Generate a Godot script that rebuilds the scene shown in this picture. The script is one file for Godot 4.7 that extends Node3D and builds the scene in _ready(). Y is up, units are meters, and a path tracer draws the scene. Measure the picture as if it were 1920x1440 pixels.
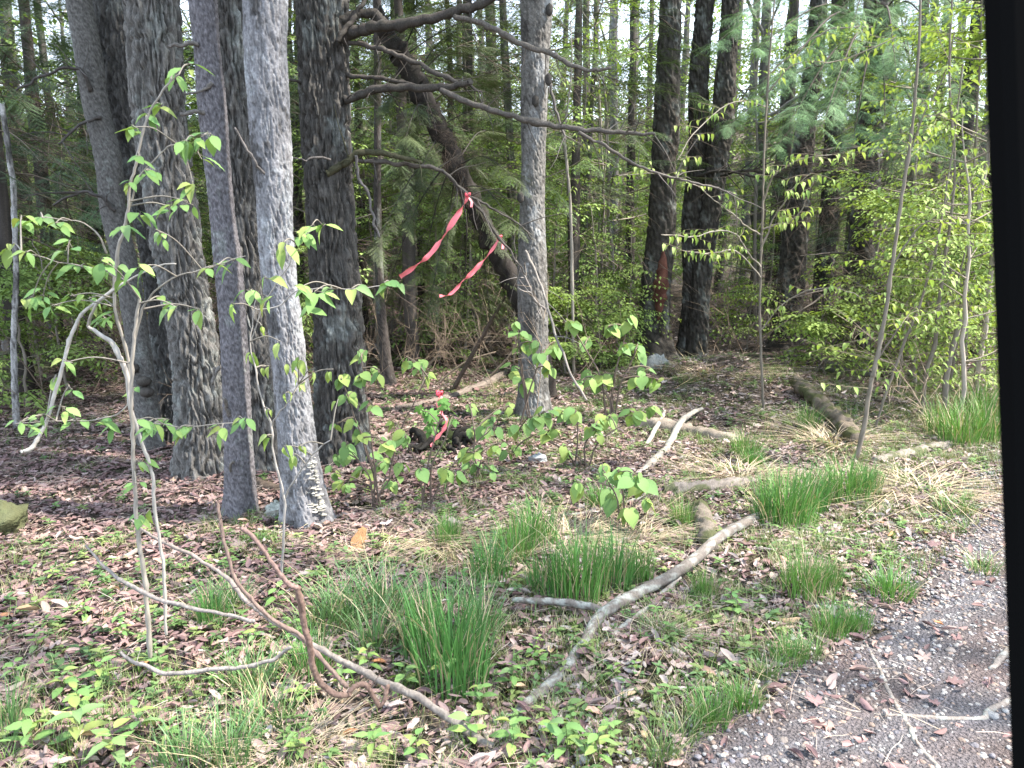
extends Node3D
# A roadside wood in spring, seen from a vehicle window. y up, metres; the camera looks along -z.

const FOCAL := 1444.0
const EYE := Vector3(0.0, 1.7, 0.0)
const PITCH := -9.2
var tilt := Basis(Vector3.RIGHT, deg_to_rad(PITCH))
var used := {}
var M := {}
var noise_a := FastNoiseLite.new()
var noise_b := FastNoiseLite.new()
var cells := FastNoiseLite.new()
var edge_d := PackedFloat32Array()
var edge_x := PackedFloat32Array()
var rng := RandomNumberGenerator.new()


# ---------------------------------------------------------------- geometry collector
class Geo:
	var v := PackedVector3Array()
	var n := PackedVector3Array()
	var c := PackedColorArray()
	var ix := PackedInt32Array()

	func vert(p: Vector3, col: Color) -> int:
		v.append(p)
		c.append(col)
		return v.size() - 1

	func tri(a: int, b: int, d: int) -> void:
		ix.append(a)
		ix.append(b)
		ix.append(d)

	# a, b, d, e run clockwise seen from the front
	func quad(a: int, b: int, d: int, e: int) -> void:
		tri(a, b, d)
		tri(a, d, e)

	func tube(path: PackedVector3Array, rad: PackedFloat32Array, sides: int, col: Color, vary := 0.0, r: RandomNumberGenerator = null) -> void:
		var count := path.size()
		if count < 2:
			return
		var start := v.size()
		var side := Vector3.ZERO
		for i in count:
			var t := (path[mini(i + 1, count - 1)] - path[maxi(i - 1, 0)]).normalized()
			if i == 0:
				side = t.cross(Vector3.UP if absf(t.y) < 0.9 else Vector3.RIGHT).normalized()
			else:
				side = (side - t * side.dot(t)).normalized()
			var up := t.cross(side)
			for k in sides:
				var a := TAU * k / sides
				var cc := col
				var rr := rad[i]
				if vary > 0.0:
					cc = col * (1.0 + vary * r.randf_range(-1.0, 1.0))
					rr *= 1.0 + 0.25 * vary * r.randf_range(-1.0, 1.0)
				vert(path[i] + (side * cos(a) + up * sin(a)) * rr, cc)
		for i in count - 1:
			for k in sides:
				var k2 := (k + 1) % sides
				var a := start + i * sides
				quad(a + k, a + sides + k, a + sides + k2, a + k2)
		# closed ends
		for e in 2:
			var row := start + (0 if e == 0 else (count - 1) * sides)
			var mid := vert(path[0 if e == 0 else count - 1], col)
			for k in sides:
				var k2 := (k + 1) % sides
				if e == 0:
					tri(mid, row + k, row + k2)
				else:
					tri(mid, row + k2, row + k)

	func normals() -> void:
		n.resize(v.size())
		n.fill(Vector3.ZERO)
		for i in range(0, ix.size(), 3):
			var a := ix[i]
			var b := ix[i + 1]
			var d := ix[i + 2]
			var f := (v[d] - v[a]).cross(v[b] - v[a])
			n[a] += f
			n[b] += f
			n[d] += f
		for i in n.size():
			n[i] = n[i].normalized() if n[i].length_squared() > 1e-20 else Vector3.UP

	func mesh(mat: Material, off := Vector3.ZERO, smooth := true) -> ArrayMesh:
		if off != Vector3.ZERO:
			for i in v.size():
				v[i] -= off
		var a := []
		a.resize(Mesh.ARRAY_MAX)
		if smooth:
			normals()
			a[Mesh.ARRAY_NORMAL] = n
		a[Mesh.ARRAY_VERTEX] = v
		a[Mesh.ARRAY_COLOR] = c
		a[Mesh.ARRAY_INDEX] = ix
		var m := ArrayMesh.new()
		m.add_surface_from_arrays(Mesh.PRIMITIVE_TRIANGLES, a)
		m.surface_set_material(0, mat)
		return m


# ---------------------------------------------------------------- naming
func numbered(called: String) -> String:
	used[called] = used.get(called, -1) + 1
	return called if used[called] == 0 else "%s_%03d" % [called, used[called]]


func thing(called: String, label: String, category: String, at := Vector3.ZERO, group := "") -> Node3D:
	var o := Node3D.new()
	o.name = numbered(called)
	add_child(o)
	o.position = at
	tag(o, label, category, group)
	return o


func tag(o: Node, label: String, category: String, group := "") -> void:
	if label:
		o.set_meta("label", label)
	if category:
		o.set_meta("category", category)
	if group:
		o.set_meta("group", group)


func origin_of(o: Node3D) -> Vector3:
	var n: Node = o
	var p := Vector3.ZERO
	while n != self:
		p += n.position
		n = n.get_parent()
	return p


# one mesh, given in world metres, as a part of its thing
func part(g: Geo, called: String, mat: Material, parent: Node3D, smooth := true) -> MeshInstance3D:
	var o := MeshInstance3D.new()
	o.name = called
	o.mesh = g.mesh(mat, origin_of(parent), smooth)
	parent.add_child(o, true)
	return o


# a shared mesh placed at a world transform, as a part
func piece(m: Mesh, called: String, t: Transform3D, parent: Node3D) -> MeshInstance3D:
	var o := MeshInstance3D.new()
	o.name = called
	o.mesh = m
	t.origin -= origin_of(parent)
	o.transform = t
	parent.add_child(o, true)
	return o


func structure(g: Geo, called: String, mat: Material) -> MeshInstance3D:
	var o := part(g, called, mat, self)
	o.set_meta("kind", "structure")
	return o


func many(m: Mesh, called: String, where: Array, tints: Array, parent: Node3D) -> MultiMeshInstance3D:
	var mm := MultiMesh.new()
	mm.transform_format = MultiMesh.TRANSFORM_3D
	mm.use_colors = true
	mm.mesh = m
	mm.instance_count = where.size()
	var off := origin_of(parent)
	for i in where.size():
		var t: Transform3D = where[i]
		t.origin -= off
		mm.set_instance_transform(i, t)
		mm.set_instance_color(i, tints[i])
	var o := MultiMeshInstance3D.new()
	o.name = called
	o.multimesh = mm
	if parent != self:
		o.set_meta("kind", "stuff")
	parent.add_child(o, true)
	return o


# ---------------------------------------------------------------- pixels to places
func ray(px: float, py: float) -> Vector3:
	return tilt * Vector3((px - 960.0) / FOCAL, -(py - 720.0) / FOCAL, -1.0)


# where the ray through a pixel reaches the depth d (metres along -z)
func at(px: float, py: float, d: float) -> Vector3:
	var r := ray(px, py)
	return EYE + r * (d / -r.z)


# where it meets the ground
func on_ground(px: float, py: float) -> Vector3:
	var r := ray(px, py)
	var h := 0.0
	var p := EYE
	for i in 8:
		p = EYE + r * minf((EYE.y - h) / maxf(-r.y, 0.02), 80.0)
		h = height(p.x, p.z)
	return p


func metres(w: float, d: float) -> float:
	return w * d / FOCAL


func height(x: float, z: float) -> float:
	var d := -z
	var h := 0.055 * noise_a.get_noise_2d(x * 0.7, z * 0.7) + 0.02 * noise_a.get_noise_2d(x * 3.1 + 40.0, z * 3.1)
	h *= smoothstep(0.0, 1.0, (edge_of(d) - x) * 0.8)
	h += (0.36 + 0.16 * noise_a.get_noise_2d(x * 1.4, z * 1.4)) * exp(-(pow((x - 2.75) / 1.25, 2.0) + pow((d - 10.2) / 1.1, 2.0)))
	h += 0.28 * exp(-(pow((x + 5.2) / 1.6, 2.0) + pow((d - 11.0) / 1.3, 2.0)))
	if d > 15.0:
		h += 0.035 * (d - 15.0) + 0.25 * noise_a.get_noise_2d(x * 0.16 + 9.0, z * 0.16) * smoothstep(15.0, 24.0, d)
	if d > 38.0:
		h += 0.22 * (d - 38.0)
	return h


# the road's left border: its x at depth d
func edge_of(d: float) -> float:
	var n := edge_d.size()
	if n == 0:
		return 100.0
	if d <= edge_d[0]:
		return edge_x[0] + (d - edge_d[0]) * (edge_x[1] - edge_x[0]) / (edge_d[1] - edge_d[0])
	for i in n - 1:
		if d <= edge_d[i + 1]:
			return lerpf(edge_x[i], edge_x[i + 1], (d - edge_d[i]) / (edge_d[i + 1] - edge_d[i]))
	return edge_x[n - 1] + (d - edge_d[n - 1]) * 0.75


func turned(dir: Vector3, up := Vector3.UP, roll := 0.0) -> Basis:
	var z := dir.normalized()
	if absf(z.dot(up)) > 0.98:
		up = Vector3.RIGHT
	var x := up.cross(z).normalized()
	return Basis(x, z.cross(x), z) * Basis(Vector3(0, 0, 1), roll)


# Catmull-Rom through points that carry a radius in w
func smooth_path(pts: Array, steps: int) -> Array:
	var p := PackedVector3Array()
	var r := PackedFloat32Array()
	var n := pts.size()
	for i in n - 1:
		var a: Vector4 = pts[maxi(i - 1, 0)]
		var b: Vector4 = pts[i]
		var c: Vector4 = pts[i + 1]
		var d: Vector4 = pts[mini(i + 2, n - 1)]
		for k in steps:
			var t := float(k) / steps
			var q := 0.5 * ((2.0 * b) + (c - a) * t + (2.0 * a - 5.0 * b + 4.0 * c - d) * t * t + (3.0 * b - a - 3.0 * c + d) * t * t * t)
			p.append(Vector3(q.x, q.y, q.z))
			r.append(maxf(q.w, 0.0006))
	var e: Vector4 = pts[n - 1]
	p.append(Vector3(e.x, e.y, e.z))
	r.append(maxf(e.w, 0.0006))
	return [p, r]


func v4(p: Vector3, r: float) -> Vector4:
	return Vector4(p.x, p.y, p.z, r)


# pixels [x, y, width] at depths from d0 to d1, as points with radii
func px_path(list: Array, d0: float, d1: float) -> Array:
	var out := []
	for i in list.size():
		var d := lerpf(d0, d1, float(i) / maxi(list.size() - 1, 1))
		var q = list[i]
		out.append(v4(at(q[0], q[1], d), metres(q[2], d) * 0.5))
	return out


func limb(g: Geo, pts: Array, sides: int, col: Color, wander := 0.0, steps := 5, vary := 0.2) -> Array:
	var s := smooth_path(pts, steps)
	if wander > 0.0:
		for i in range(1, s[0].size() - 1):
			s[0][i] += Vector3(noise_a.get_noise_3dv(s[0][i] * 9.0), noise_a.get_noise_3dv(s[0][i] * 9.0 + Vector3(50, 0, 0)), noise_a.get_noise_3dv(s[0][i] * 9.0 + Vector3(0, 50, 0))) * wander
	if wander > 0.0:
		for i in s[1].size():
			s[1][i] *= 1.0 + 0.22 * noise_b.get_noise_2d(i * 0.9, s[0][0].x * 31.0) + (0.3 if rng.randf() < 0.05 else 0.0)
	g.tube(s[0], s[1], sides, col, vary, rng)
	return s


func lin(r: float, g: float, b: float) -> Color:
	return Color(r, g, b)


# ---------------------------------------------------------------- materials
func noise_texture(size: int, freq: float, octaves: int, kind := FastNoiseLite.TYPE_SIMPLEX_SMOOTH, ramp: Gradient = null) -> NoiseTexture2D:
	var f := FastNoiseLite.new()
	f.seed = 11
	f.noise_type = kind
	f.frequency = freq
	f.fractal_octaves = octaves
	var t := NoiseTexture2D.new()
	t.width = size
	t.height = size
	t.seamless = true
	t.noise = f
	if ramp:
		t.color_ramp = ramp
	return t


func plain_material(called: String, rough: float, backlight := 0.0, spec := 0.4) -> StandardMaterial3D:
	var m := StandardMaterial3D.new()
	m.resource_name = called
	m.vertex_color_use_as_albedo = true
	m.roughness = rough
	m.metallic_specular = spec
	if backlight > 0.0:
		m.backlight_enabled = true
		m.backlight = Color(backlight, backlight, backlight * 0.7)
		m.cull_mode = BaseMaterial3D.CULL_DISABLED
	M[called] = m
	return m


func relief(m: StandardMaterial3D, t: Texture2D, scale: Vector3, depth: float) -> void:
	m.uv1_triplanar = true
	m.uv1_world_triplanar = true
	m.uv1_scale = scale
	m.heightmap_enabled = true
	m.heightmap_texture = t
	m.heightmap_scale = depth


func grain(m: StandardMaterial3D, lo: float, hi: float, freq: float) -> void:
	var g := Gradient.new()
	g.set_color(0, Color(lo, lo, lo))
	g.set_color(1, Color(hi, hi, hi))
	m.albedo_texture = noise_texture(512, freq, 5, FastNoiseLite.TYPE_SIMPLEX_SMOOTH, g)


func materials() -> void:
	var fine := noise_texture(512, 0.03, 5)
	var m := plain_material("bark", 0.95, 0.0, 0.2)
	relief(m, fine, Vector3(9.0, 1.4, 9.0), 0.5)
	grain(m, 0.55, 1.0, 0.05)
	m = plain_material("smooth_bark", 0.85, 0.0, 0.25)
	relief(m, fine, Vector3(3.0, 2.2, 3.0), 0.35)
	grain(m, 0.66, 1.0, 0.04)
	m = plain_material("twig_bark", 0.85, 0.0, 0.3)
	m = plain_material("soil", 1.0, 0.0, 0.15)
	relief(m, noise_texture(512, 0.045, 5), Vector3(1.7, 1.7, 1.7), 2.2)
	grain(m, 0.45, 1.0, 0.06)
	m = plain_material("gravel", 0.95, 0.0, 0.25)
	relief(m, noise_texture(1024, 0.05, 3, FastNoiseLite.TYPE_CELLULAR), Vector3(1.3, 1.3, 1.3), 1.6)
	grain(m, 0.5, 1.0, 0.09)
	m = plain_material("stone", 0.9, 0.0, 0.3)
	relief(m, fine, Vector3(2.5, 2.5, 2.5), 1.0)
	m = plain_material("leaf", 0.65, 0.85, 0.35)
	m = plain_material("needle", 0.6, 0.35, 0.4)
	m = plain_material("blade", 0.5, 0.6, 0.45)
	m = plain_material("dead_leaf", 0.85, 0.22, 0.3)
	m = plain_material("ribbon", 0.45, 0.5, 0.5)
	m = plain_material("fungus", 0.9, 0.1, 0.2)
	m = plain_material("plastic", 0.9, 0.0, 0.08)


# ---------------------------------------------------------------- leaf meshes: base at the origin, growing along +z, face up +y, one metre long
func leaf_shape(g: Geo, t: Transform3D, wide: float, stations: int, pleat: float, fold: float, droop: float, belly: float, col: Color, notch := 0.0) -> void:
	var prev := []
	for i in stations + 1:
		var s := float(i) / stations
		var w := wide * 0.5 * pow(sin(PI * pow(s, belly)), 0.8) if i > 0 and i < stations else 0.0
		if notch > 0.0 and i == 0:
			w = wide * 0.18
		var y := -droop * s * s
		var p := pleat * (1.0 if i % 2 == 0 else -1.0)
		var z := s
		if i == stations and stations > 3:
			z = s + 0.05
		var back := notch if i <= 1 else 0.0
		var a := g.vert(t * Vector3(-w, y + w * fold + p, z - back * (1.0 - s)), col)
		var b := g.vert(t * Vector3(0, y, z), col * 1.04)
		var c := g.vert(t * Vector3(w, y + w * fold + p, z - back * (1.0 - s)), col)
		if i > 0:
			g.quad(prev[0], prev[1], b, a)
			g.quad(prev[1], prev[2], c, b)
		prev = [a, b, c]


func single_leaf(wide: float, stations: int, pleat: float, fold: float, droop: float, belly: float, col: Color, mat: Material, notch := 0.0, petiole := 0.12) -> ArrayMesh:
	var g := Geo.new()
	leaf_shape(g, Transform3D(Basis(), Vector3(0, 0, petiole)), wide, stations, pleat, fold, droop, belly, col, notch)
	if petiole > 0.0:
		g.tube(PackedVector3Array([Vector3.ZERO, Vector3(0, 0.01, petiole * 0.6), Vector3(0, 0, petiole + 0.03)]), PackedFloat32Array([0.012, 0.011, 0.009]), 3, col * 0.8)
	return g.mesh(mat)


func maple_leaf(col: Color, mat: Material, crumple: float, r: RandomNumberGenerator) -> ArrayMesh:
	var g := Geo.new()
	var rim := [[0.0, 0.0], [-0.18, -0.08], [-0.42, 0.02], [-0.28, 0.16], [-0.56, 0.34], [-0.48, 0.44], [-0.5, 0.6], [-0.22, 0.5], [-0.18, 0.62], [-0.22, 0.74], [0.0, 1.0], [0.22, 0.74], [0.18, 0.62], [0.22, 0.5], [0.5, 0.6], [0.48, 0.44], [0.56, 0.34], [0.28, 0.16], [0.42, 0.02], [0.18, -0.08]]
	var mid := g.vert(Vector3(0, 0.0, 0.28), col * 1.05)
	var ids := []
	for q in rim:
		ids.append(g.vert(Vector3(q[0], -0.25 * (q[0] * q[0] + pow(q[1] - 0.3, 2.0) * 0.6) + crumple * r.randf_range(-1, 1), q[1]), col))
	for i in ids.size():
		g.tri(mid, ids[(i + 1) % ids.size()], ids[i])
	g.tube(PackedVector3Array([Vector3(0, -0.02, -0.5), Vector3(0, 0, 0.05)]), PackedFloat32Array([0.012, 0.01]), 3, col * 0.8)
	return g.mesh(mat)


func curled_leaf(kind: int, r: RandomNumberGenerator) -> ArrayMesh:
	# a dry leaf, curled about its midrib or along it
	var g := Geo.new()
	var curl := r.randf_range(0.6, 2.2) * (1.0 if kind % 2 == 0 else -1.0)
	var bend := r.randf_range(-0.5, 0.6)
	var wide := r.randf_range(0.4, 0.62)
	var prev := []
	for i in 6:
		var s := i / 5.0
		var w := wide * 0.5 * pow(maxf(sin(PI * pow(s, 0.85)), 0.0), 0.75)
		var row := []
		for k in 5:
			var u := (k - 2) / 2.0
			var x := u * w
			var ang := x * curl * 3.0
			var rr := 1.0 / (curl * 3.0)
			row.append(g.vert(Vector3(sin(ang) * rr, (1.0 - cos(ang)) * rr + bend * s * s * 0.5 + r.randf_range(-0.012, 0.012) + (0.012 if i % 2 == 0 else 0.0) * absf(u), s), lin(1, 1, 1) * r.randf_range(0.85, 1.1)))
		if i > 0:
			for k in 4:
				g.quad(prev[k], prev[k + 1], row[k + 1], row[k])
		prev = row
	return g.mesh(M.dead_leaf)


var leaf_ovate: Array = []
var leaf_heart: Array = []
var leaf_droop: Array = []
var leaf_maple: ArrayMesh
var dry_leaf: Array = []
var sprig: Array = []
var young_sprig: Array = []
var spray: Array = []
var dead_spray: Array = []


func leaf_meshes() -> void:
	var r := RandomNumberGenerator.new()
	r.seed = 5
	for k in 7:
		var green: Color = [lin(0.17, 0.29, 0.09), lin(0.21, 0.34, 0.11), lin(0.14, 0.25, 0.08), lin(0.24, 0.34, 0.1), lin(0.19, 0.29, 0.12), lin(0.26, 0.31, 0.1), lin(0.15, 0.28, 0.1)][k]
		leaf_ovate.append(single_leaf(r.randf_range(0.4, 0.62), 9, r.randf_range(0.005, 0.016), r.randf_range(0.05, 0.6), r.randf_range(-0.1, 0.6), r.randf_range(0.72, 0.95), green, M.leaf))
	for k in 4:
		var col: Color = [lin(0.17, 0.29, 0.09), lin(0.21, 0.34, 0.11), lin(0.14, 0.25, 0.08), lin(0.24, 0.34, 0.1)][k]
		leaf_ovate.append(single_leaf(0.5, 9, 0.008, 0.25, [0.1, 0.25, 0.4, 0.18][k], 0.85, col, M.leaf))
		leaf_heart.append(single_leaf(0.88, 8, 0.006, 0.12, [0.2, 0.35, 0.12, 0.3][k], 0.66, [lin(0.18, 0.3, 0.1), lin(0.22, 0.33, 0.1), lin(0.15, 0.26, 0.09), lin(0.27, 0.35, 0.1)][k], M.leaf, 0.08))
		leaf_droop.append(single_leaf(0.5, 7, 0.012, 0.5, [0.5, 0.7, 0.4, 0.6][k], 0.8, [lin(0.3, 0.38, 0.11), lin(0.26, 0.35, 0.1), lin(0.34, 0.42, 0.15), lin(0.22, 0.33, 0.09)][k], M.leaf))
	leaf_maple = maple_leaf(lin(0.14, 0.28, 0.07), M.leaf, 0.02, r)
	for k in 6:
		dry_leaf.append(curled_leaf(k, r))
	dry_leaf.append(maple_leaf(lin(1, 1, 1), M.dead_leaf, 0.12, r))
	dry_leaf.append(maple_leaf(lin(0.9, 0.9, 0.9), M.dead_leaf, 0.2, r))
	# sprigs of small leaves, half a metre long, for crowns
	for k in 4:
		sprig.append(make_sprig(r, 24, 0.062, 0.25))
		young_sprig.append(make_sprig(r, 15, 0.055, 0.7))
	for k in 3:
		spray.append(make_spray(r))
		dead_spray.append(make_dead_spray(r))


func make_sprig(r: RandomNumberGenerator, leaves: int, size: float, hang: float) -> ArrayMesh:
	var g := Geo.new()
	var path := PackedVector3Array()
	var rad := PackedFloat32Array()
	var bend := r.randf_range(-0.08, 0.08)
	for i in 5:
		var s := i / 4.0
		path.append(Vector3(bend * s * s, 0.03 * sin(s * 3.0) - 0.07 * s * s, 0.5 * s))
		rad.append(0.0032 * (1.1 - s))
	g.tube(path, rad, 3, lin(0.14, 0.12, 0.09))
	for i in leaves:
		var s := (i + 0.5) / leaves
		var p := path[mini(int(s * 4.0), 3)].lerp(path[mini(int(s * 4.0) + 1, 4)], fmod(s * 4.0, 1.0))
		var sd := 1.0 if i % 2 == 0 else -1.0
		var out := Vector3(sd * r.randf_range(0.6, 1.0), r.randf_range(-0.15, 0.25) - hang * r.randf_range(0.4, 1.2), r.randf_range(0.2, 0.9)).normalized()
		if i % 3 == 0:
			# on a side shoot
			p += out * r.randf_range(0.04, 0.13)
		var b := turned(out, Vector3.UP.rotated(Vector3.FORWARD, r.randf_range(-0.5, 0.5))).scaled(Vector3.ONE * size * r.randf_range(0.7, 1.25))
		leaf_shape(g, Transform3D(b, p), 0.58, 2, 0.0, 0.3, 0.25, 0.85, lin(1, 1, 1) * r.randf_range(0.8, 1.15))
	return g.mesh(M.leaf)


func make_spray(r: RandomNumberGenerator) -> ArrayMesh:
	# a flat spray of short needles, about 0.55 m long
	var g := Geo.new()
	var wood := lin(0.55, 0.45, 0.35)
	g.tube(PackedVector3Array([Vector3.ZERO, Vector3(0, 0.02, 0.28), Vector3(0, -0.03, 0.55)]), PackedFloat32Array([0.004, 0.003, 0.001]), 3, wood)
	for i in 15:
		var s := (i + 0.7) / 15.0
		var root := Vector3(0, 0.02 * sin(s * 3.1) - 0.03 * s * s, 0.55 * s)
		for sd in [-1.0, 1.0]:
			var length := (0.2 * (1.05 - s) + 0.03) * r.randf_range(0.7, 1.15)
			var dir := Vector3(sd * 0.8, r.randf_range(-0.25, 0.1), r.randf_range(0.45, 0.8)).normalized()
			var tip := root + dir * length + Vector3(0, -0.2 * length, 0)
			var n := int(length / 0.009)
			for j in n:
				var q := root.lerp(tip, (j + 0.5) / n)
				for nd in [-1.0, 1.0]:
					var o: Vector3 = (dir * 0.5 + dir.cross(Vector3.UP).normalized() * nd + Vector3(0, r.randf_range(-0.35, 0.35), 0)).normalized()
					var across: Vector3 = o.cross(Vector3.UP).normalized() * 0.0023
					var col := lin(1, 1, 1) * r.randf_range(0.75, 1.2)
					var ln := r.randf_range(0.011, 0.019)
					g.tri(g.vert(q - across, col), g.vert(q + o * ln, col), g.vert(q + across, col))
	return g.mesh(M.needle, Vector3.ZERO, false)


func make_dead_spray(r: RandomNumberGenerator) -> ArrayMesh:
	# bare twigs, about 0.8 m long
	var g := Geo.new()
	var col := lin(0.15, 0.125, 0.105)
	var stack := [[Vector3.ZERO, Vector3(0, 0, 1), 0.8, 0.005, 0]]
	while stack.size():
		var q = stack.pop_back()
		var p: Vector3 = q[0]
		var dir: Vector3 = q[1]
		var length: float = q[2]
		var path := PackedVector3Array([p])
		var rad := PackedFloat32Array([q[3]])
		for i in 4:
			dir = (dir + Vector3(r.randf_range(-1, 1), r.randf_range(-1.1, 0.8), r.randf_range(-1, 1)) * 0.16).normalized()
			p += dir * length / 4.0
			path.append(p)
			rad.append(q[3] * (1.0 - 0.2 * (i + 1)) + 0.0005)
			if q[4] < 2:
				for k in (2 if q[4] == 0 else 1):
					var sd := dir.cross(Vector3.UP).normalized() * (1.0 if r.randf() < 0.5 else -1.0)
					stack.append([p, (dir * 0.7 + sd * r.randf_range(0.5, 1.0) + Vector3(0, r.randf_range(-0.5, 0.3), 0)).normalized(), length * r.randf_range(0.3, 0.6), q[3] * 0.5, q[4] + 1])
		g.tube(path, rad, 3, col * r.randf_range(0.8, 1.3))
	return g.mesh(M.twig_bark)


# ---------------------------------------------------------------- trunks
# list: [x, y, width] in pixels from top to foot at depth d. style: furrow, scale, smooth
func trunk(parent: Node3D, called: String, list: Array, d: float, style: String, col: Color, sides: int, step: float, top: float, flare := 0.35, mat: Material = null) -> Array:
	var pts := []
	for i in range(list.size() - 1, -1, -1):
		var q = list[i]
		pts.append(v4(at(q[0], q[1], d), metres(q[2], d) * 0.5 / cos(deg_to_rad(9.0))))
	var foot: Vector4 = pts[0]
	pts.insert(0, v4(Vector3(foot.x, foot.y - 0.25, foot.z), foot.w))
	var a: Vector4 = pts[pts.size() - 1]
	var b: Vector4 = pts[pts.size() - 3]
	var dir := Vector3(a.x - b.x, a.y - b.y, a.z - b.z).normalized()
	if top > a.y + 1.0:
		var up := (dir + Vector3.UP * 1.5).normalized()
		var p := Vector3(a.x, a.y, a.z)
		var before: Vector4 = pts[pts.size() - 2]
		var reach := Vector3(a.x - before.x, a.y - before.y, a.z - before.z).length()
		while p.y < top:
			p += up * reach
			reach = minf(reach * 1.6, 2.0)
			pts.append(v4(p, a.w * clampf(1.0 - 0.8 * (p.y - a.y) / (top - a.y), 0.15, 1.0)))
	var path := PackedVector3Array()
	var rad := PackedFloat32Array()
	var s := smooth_path(pts, 24)
	# resample at even steps; above the picture in longer ones
	var limit := at(960, -120, d).y
	var acc := 0.0
	path.append(s[0][0])
	rad.append(s[1][0])
	for i in range(1, s[0].size()):
		var seg: Vector3 = s[0][i] - s[0][i - 1]
		var l := seg.length()
		var want := step if s[0][i].y < limit else 0.4
		acc += l
		while acc >= want:
			acc -= want
			var f := 1.0 - acc / l if l > 0.0 else 1.0
			path.append(s[0][i - 1] + seg * clampf(f, 0.0, 1.0))
			rad.append(lerpf(s[1][i - 1], s[1][i], clampf(f, 0.0, 1.0)))
	var g := Geo.new()
	var ground := height(foot.x, foot.z)
	var salt := Vector3(foot.x * 13.0, 0, foot.z * 7.0)
	for i in path.size():
		var p := path[i]
		var hh := maxf(p.y - ground, 0.0)
		for k in sides:
			var ang := TAU * k / sides
			var o := Vector3(cos(ang), 0, sin(ang))
			var r := rad[i] * (1.0 + flare * exp(-hh / 0.2) * (0.75 + 0.45 * sin(ang * 5.0 + salt.x)) + 0.05 * noise_a.get_noise_3dv(Vector3(o.x, p.y * 0.5, o.z) + salt))
			var w := p + o * rad[i] + salt
			var disp := 0.0
			var tone := 1.0
			var cc := col
			if style == "furrow":
				var warp := noise_a.get_noise_3dv(w * Vector3(5, 3, 5)) * 0.9
				var kk := 14.0 + fmod(absf(salt.x) * 3.7, 10.0)
				var n1 := noise_b.get_noise_3d(w.x * kk + warp, w.y * kk * 0.13, w.z * kk - warp)
				var n2 := noise_b.get_noise_3d(w.x * 62.0, w.y * 7.0 + 30.0, w.z * 62.0)
				disp = 0.044 * (0.45 - pow(clampf(1.0 - absf(n1) * 2.4, 0.0, 1.0), 1.3)) + 0.012 * n2
				tone = 1.0 + 0.85 * n2
			elif style == "scale":
				var n1 := cells.get_noise_3d(w.x * 30.0, w.y * 17.0, w.z * 30.0)
				var n2 := noise_b.get_noise_3dv(w * Vector3(46, 30, 46))
				disp = 0.01 * n1 + 0.006 * n2
				tone = 1.0 + 0.8 * n2
			else:
				var n1 := noise_b.get_noise_3d(w.x * 14.0, w.y * 5.0, w.z * 14.0)
				var n2 := noise_b.get_noise_3d(w.x * 34.0, w.y * 4.5, w.z * 34.0)
				var n3 := noise_b.get_noise_3d(w.x * 70.0, w.y * 26.0, w.z * 70.0)
				disp = 0.006 * n1 - 0.016 * clampf(1.0 - absf(n2) * 6.0, 0.0, 1.0) + 0.003 * n3
				tone = 1.0 + 0.35 * n1 + 0.45 * n3
			var blotch := noise_a.get_noise_3dv(w * Vector3(3.2, 1.6, 3.2) + Vector3(7, 7, 7)) + 0.4 * noise_b.get_noise_3dv(w * 16.0)
			if blotch > 0.22:
				cc = cc.lerp(lin(0.36, 0.38, 0.35) if style != "smooth" else lin(0.46, 0.47, 0.47), clampf((blotch - 0.22) * 2.2, 0.0, 0.55))
			elif blotch < -0.2 and style == "smooth":
				cc = cc.lerp(lin(0.08, 0.073, 0.066), clampf((-blotch - 0.2) * 4.0, 0.0, 0.75))
			cc = cc * clampf(tone, 0.45, 1.6)
			g.vert(p + o * (r + disp), Color(cc.r, cc.g, cc.b))
	for i in path.size() - 1:
		for k in sides:
			var k2 := (k + 1) % sides
			var q := i * sides
			g.quad(q + k, q + k2, q + sides + k2, q + sides + k)
	part(g, called, mat if mat else M.bark, parent)
	return [path, rad]


func new_tree(called: String, label: String, list: Array, d: float, group := "") -> Node3D:
	var foot = list[list.size() - 1]
	var p := at(foot[0], foot[1], d)
	return thing(called, label, "tree", Vector3(p.x, height(p.x, p.z), p.z), group)


# leaf sprigs in an ellipsoid above the picture: the crown that shades the floor
func high_crown(parent: Node3D, centre: Vector3, size: Vector3, count: int, tint: Color, r: RandomNumberGenerator, big := 2.2) -> void:
	var where := []
	var tints := []
	for i in int(count * (0.8 if centre.z > -7.5 else 0.35)):
		var q := Vector3(r.randf_range(-1, 1), r.randf_range(-1, 1), r.randf_range(-1, 1))
		while q.length() > 1.0:
			q = Vector3(r.randf_range(-1, 1), r.randf_range(-1, 1), r.randf_range(-1, 1))
		var p := centre + q * size * Vector3(1.5, 1.0, 1.1)
		var b := turned(Vector3(q.x, r.randf_range(-0.3, 0.3), q.z) + Vector3(0.01, 0, 0)).scaled(Vector3.ONE * big * r.randf_range(0.7, 1.3))
		where.append(Transform3D(b, p))
		tints.append(tint * r.randf_range(0.7, 1.25))
	many(sprig[r.randi() % 4], "crown", where, tints, parent)


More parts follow.
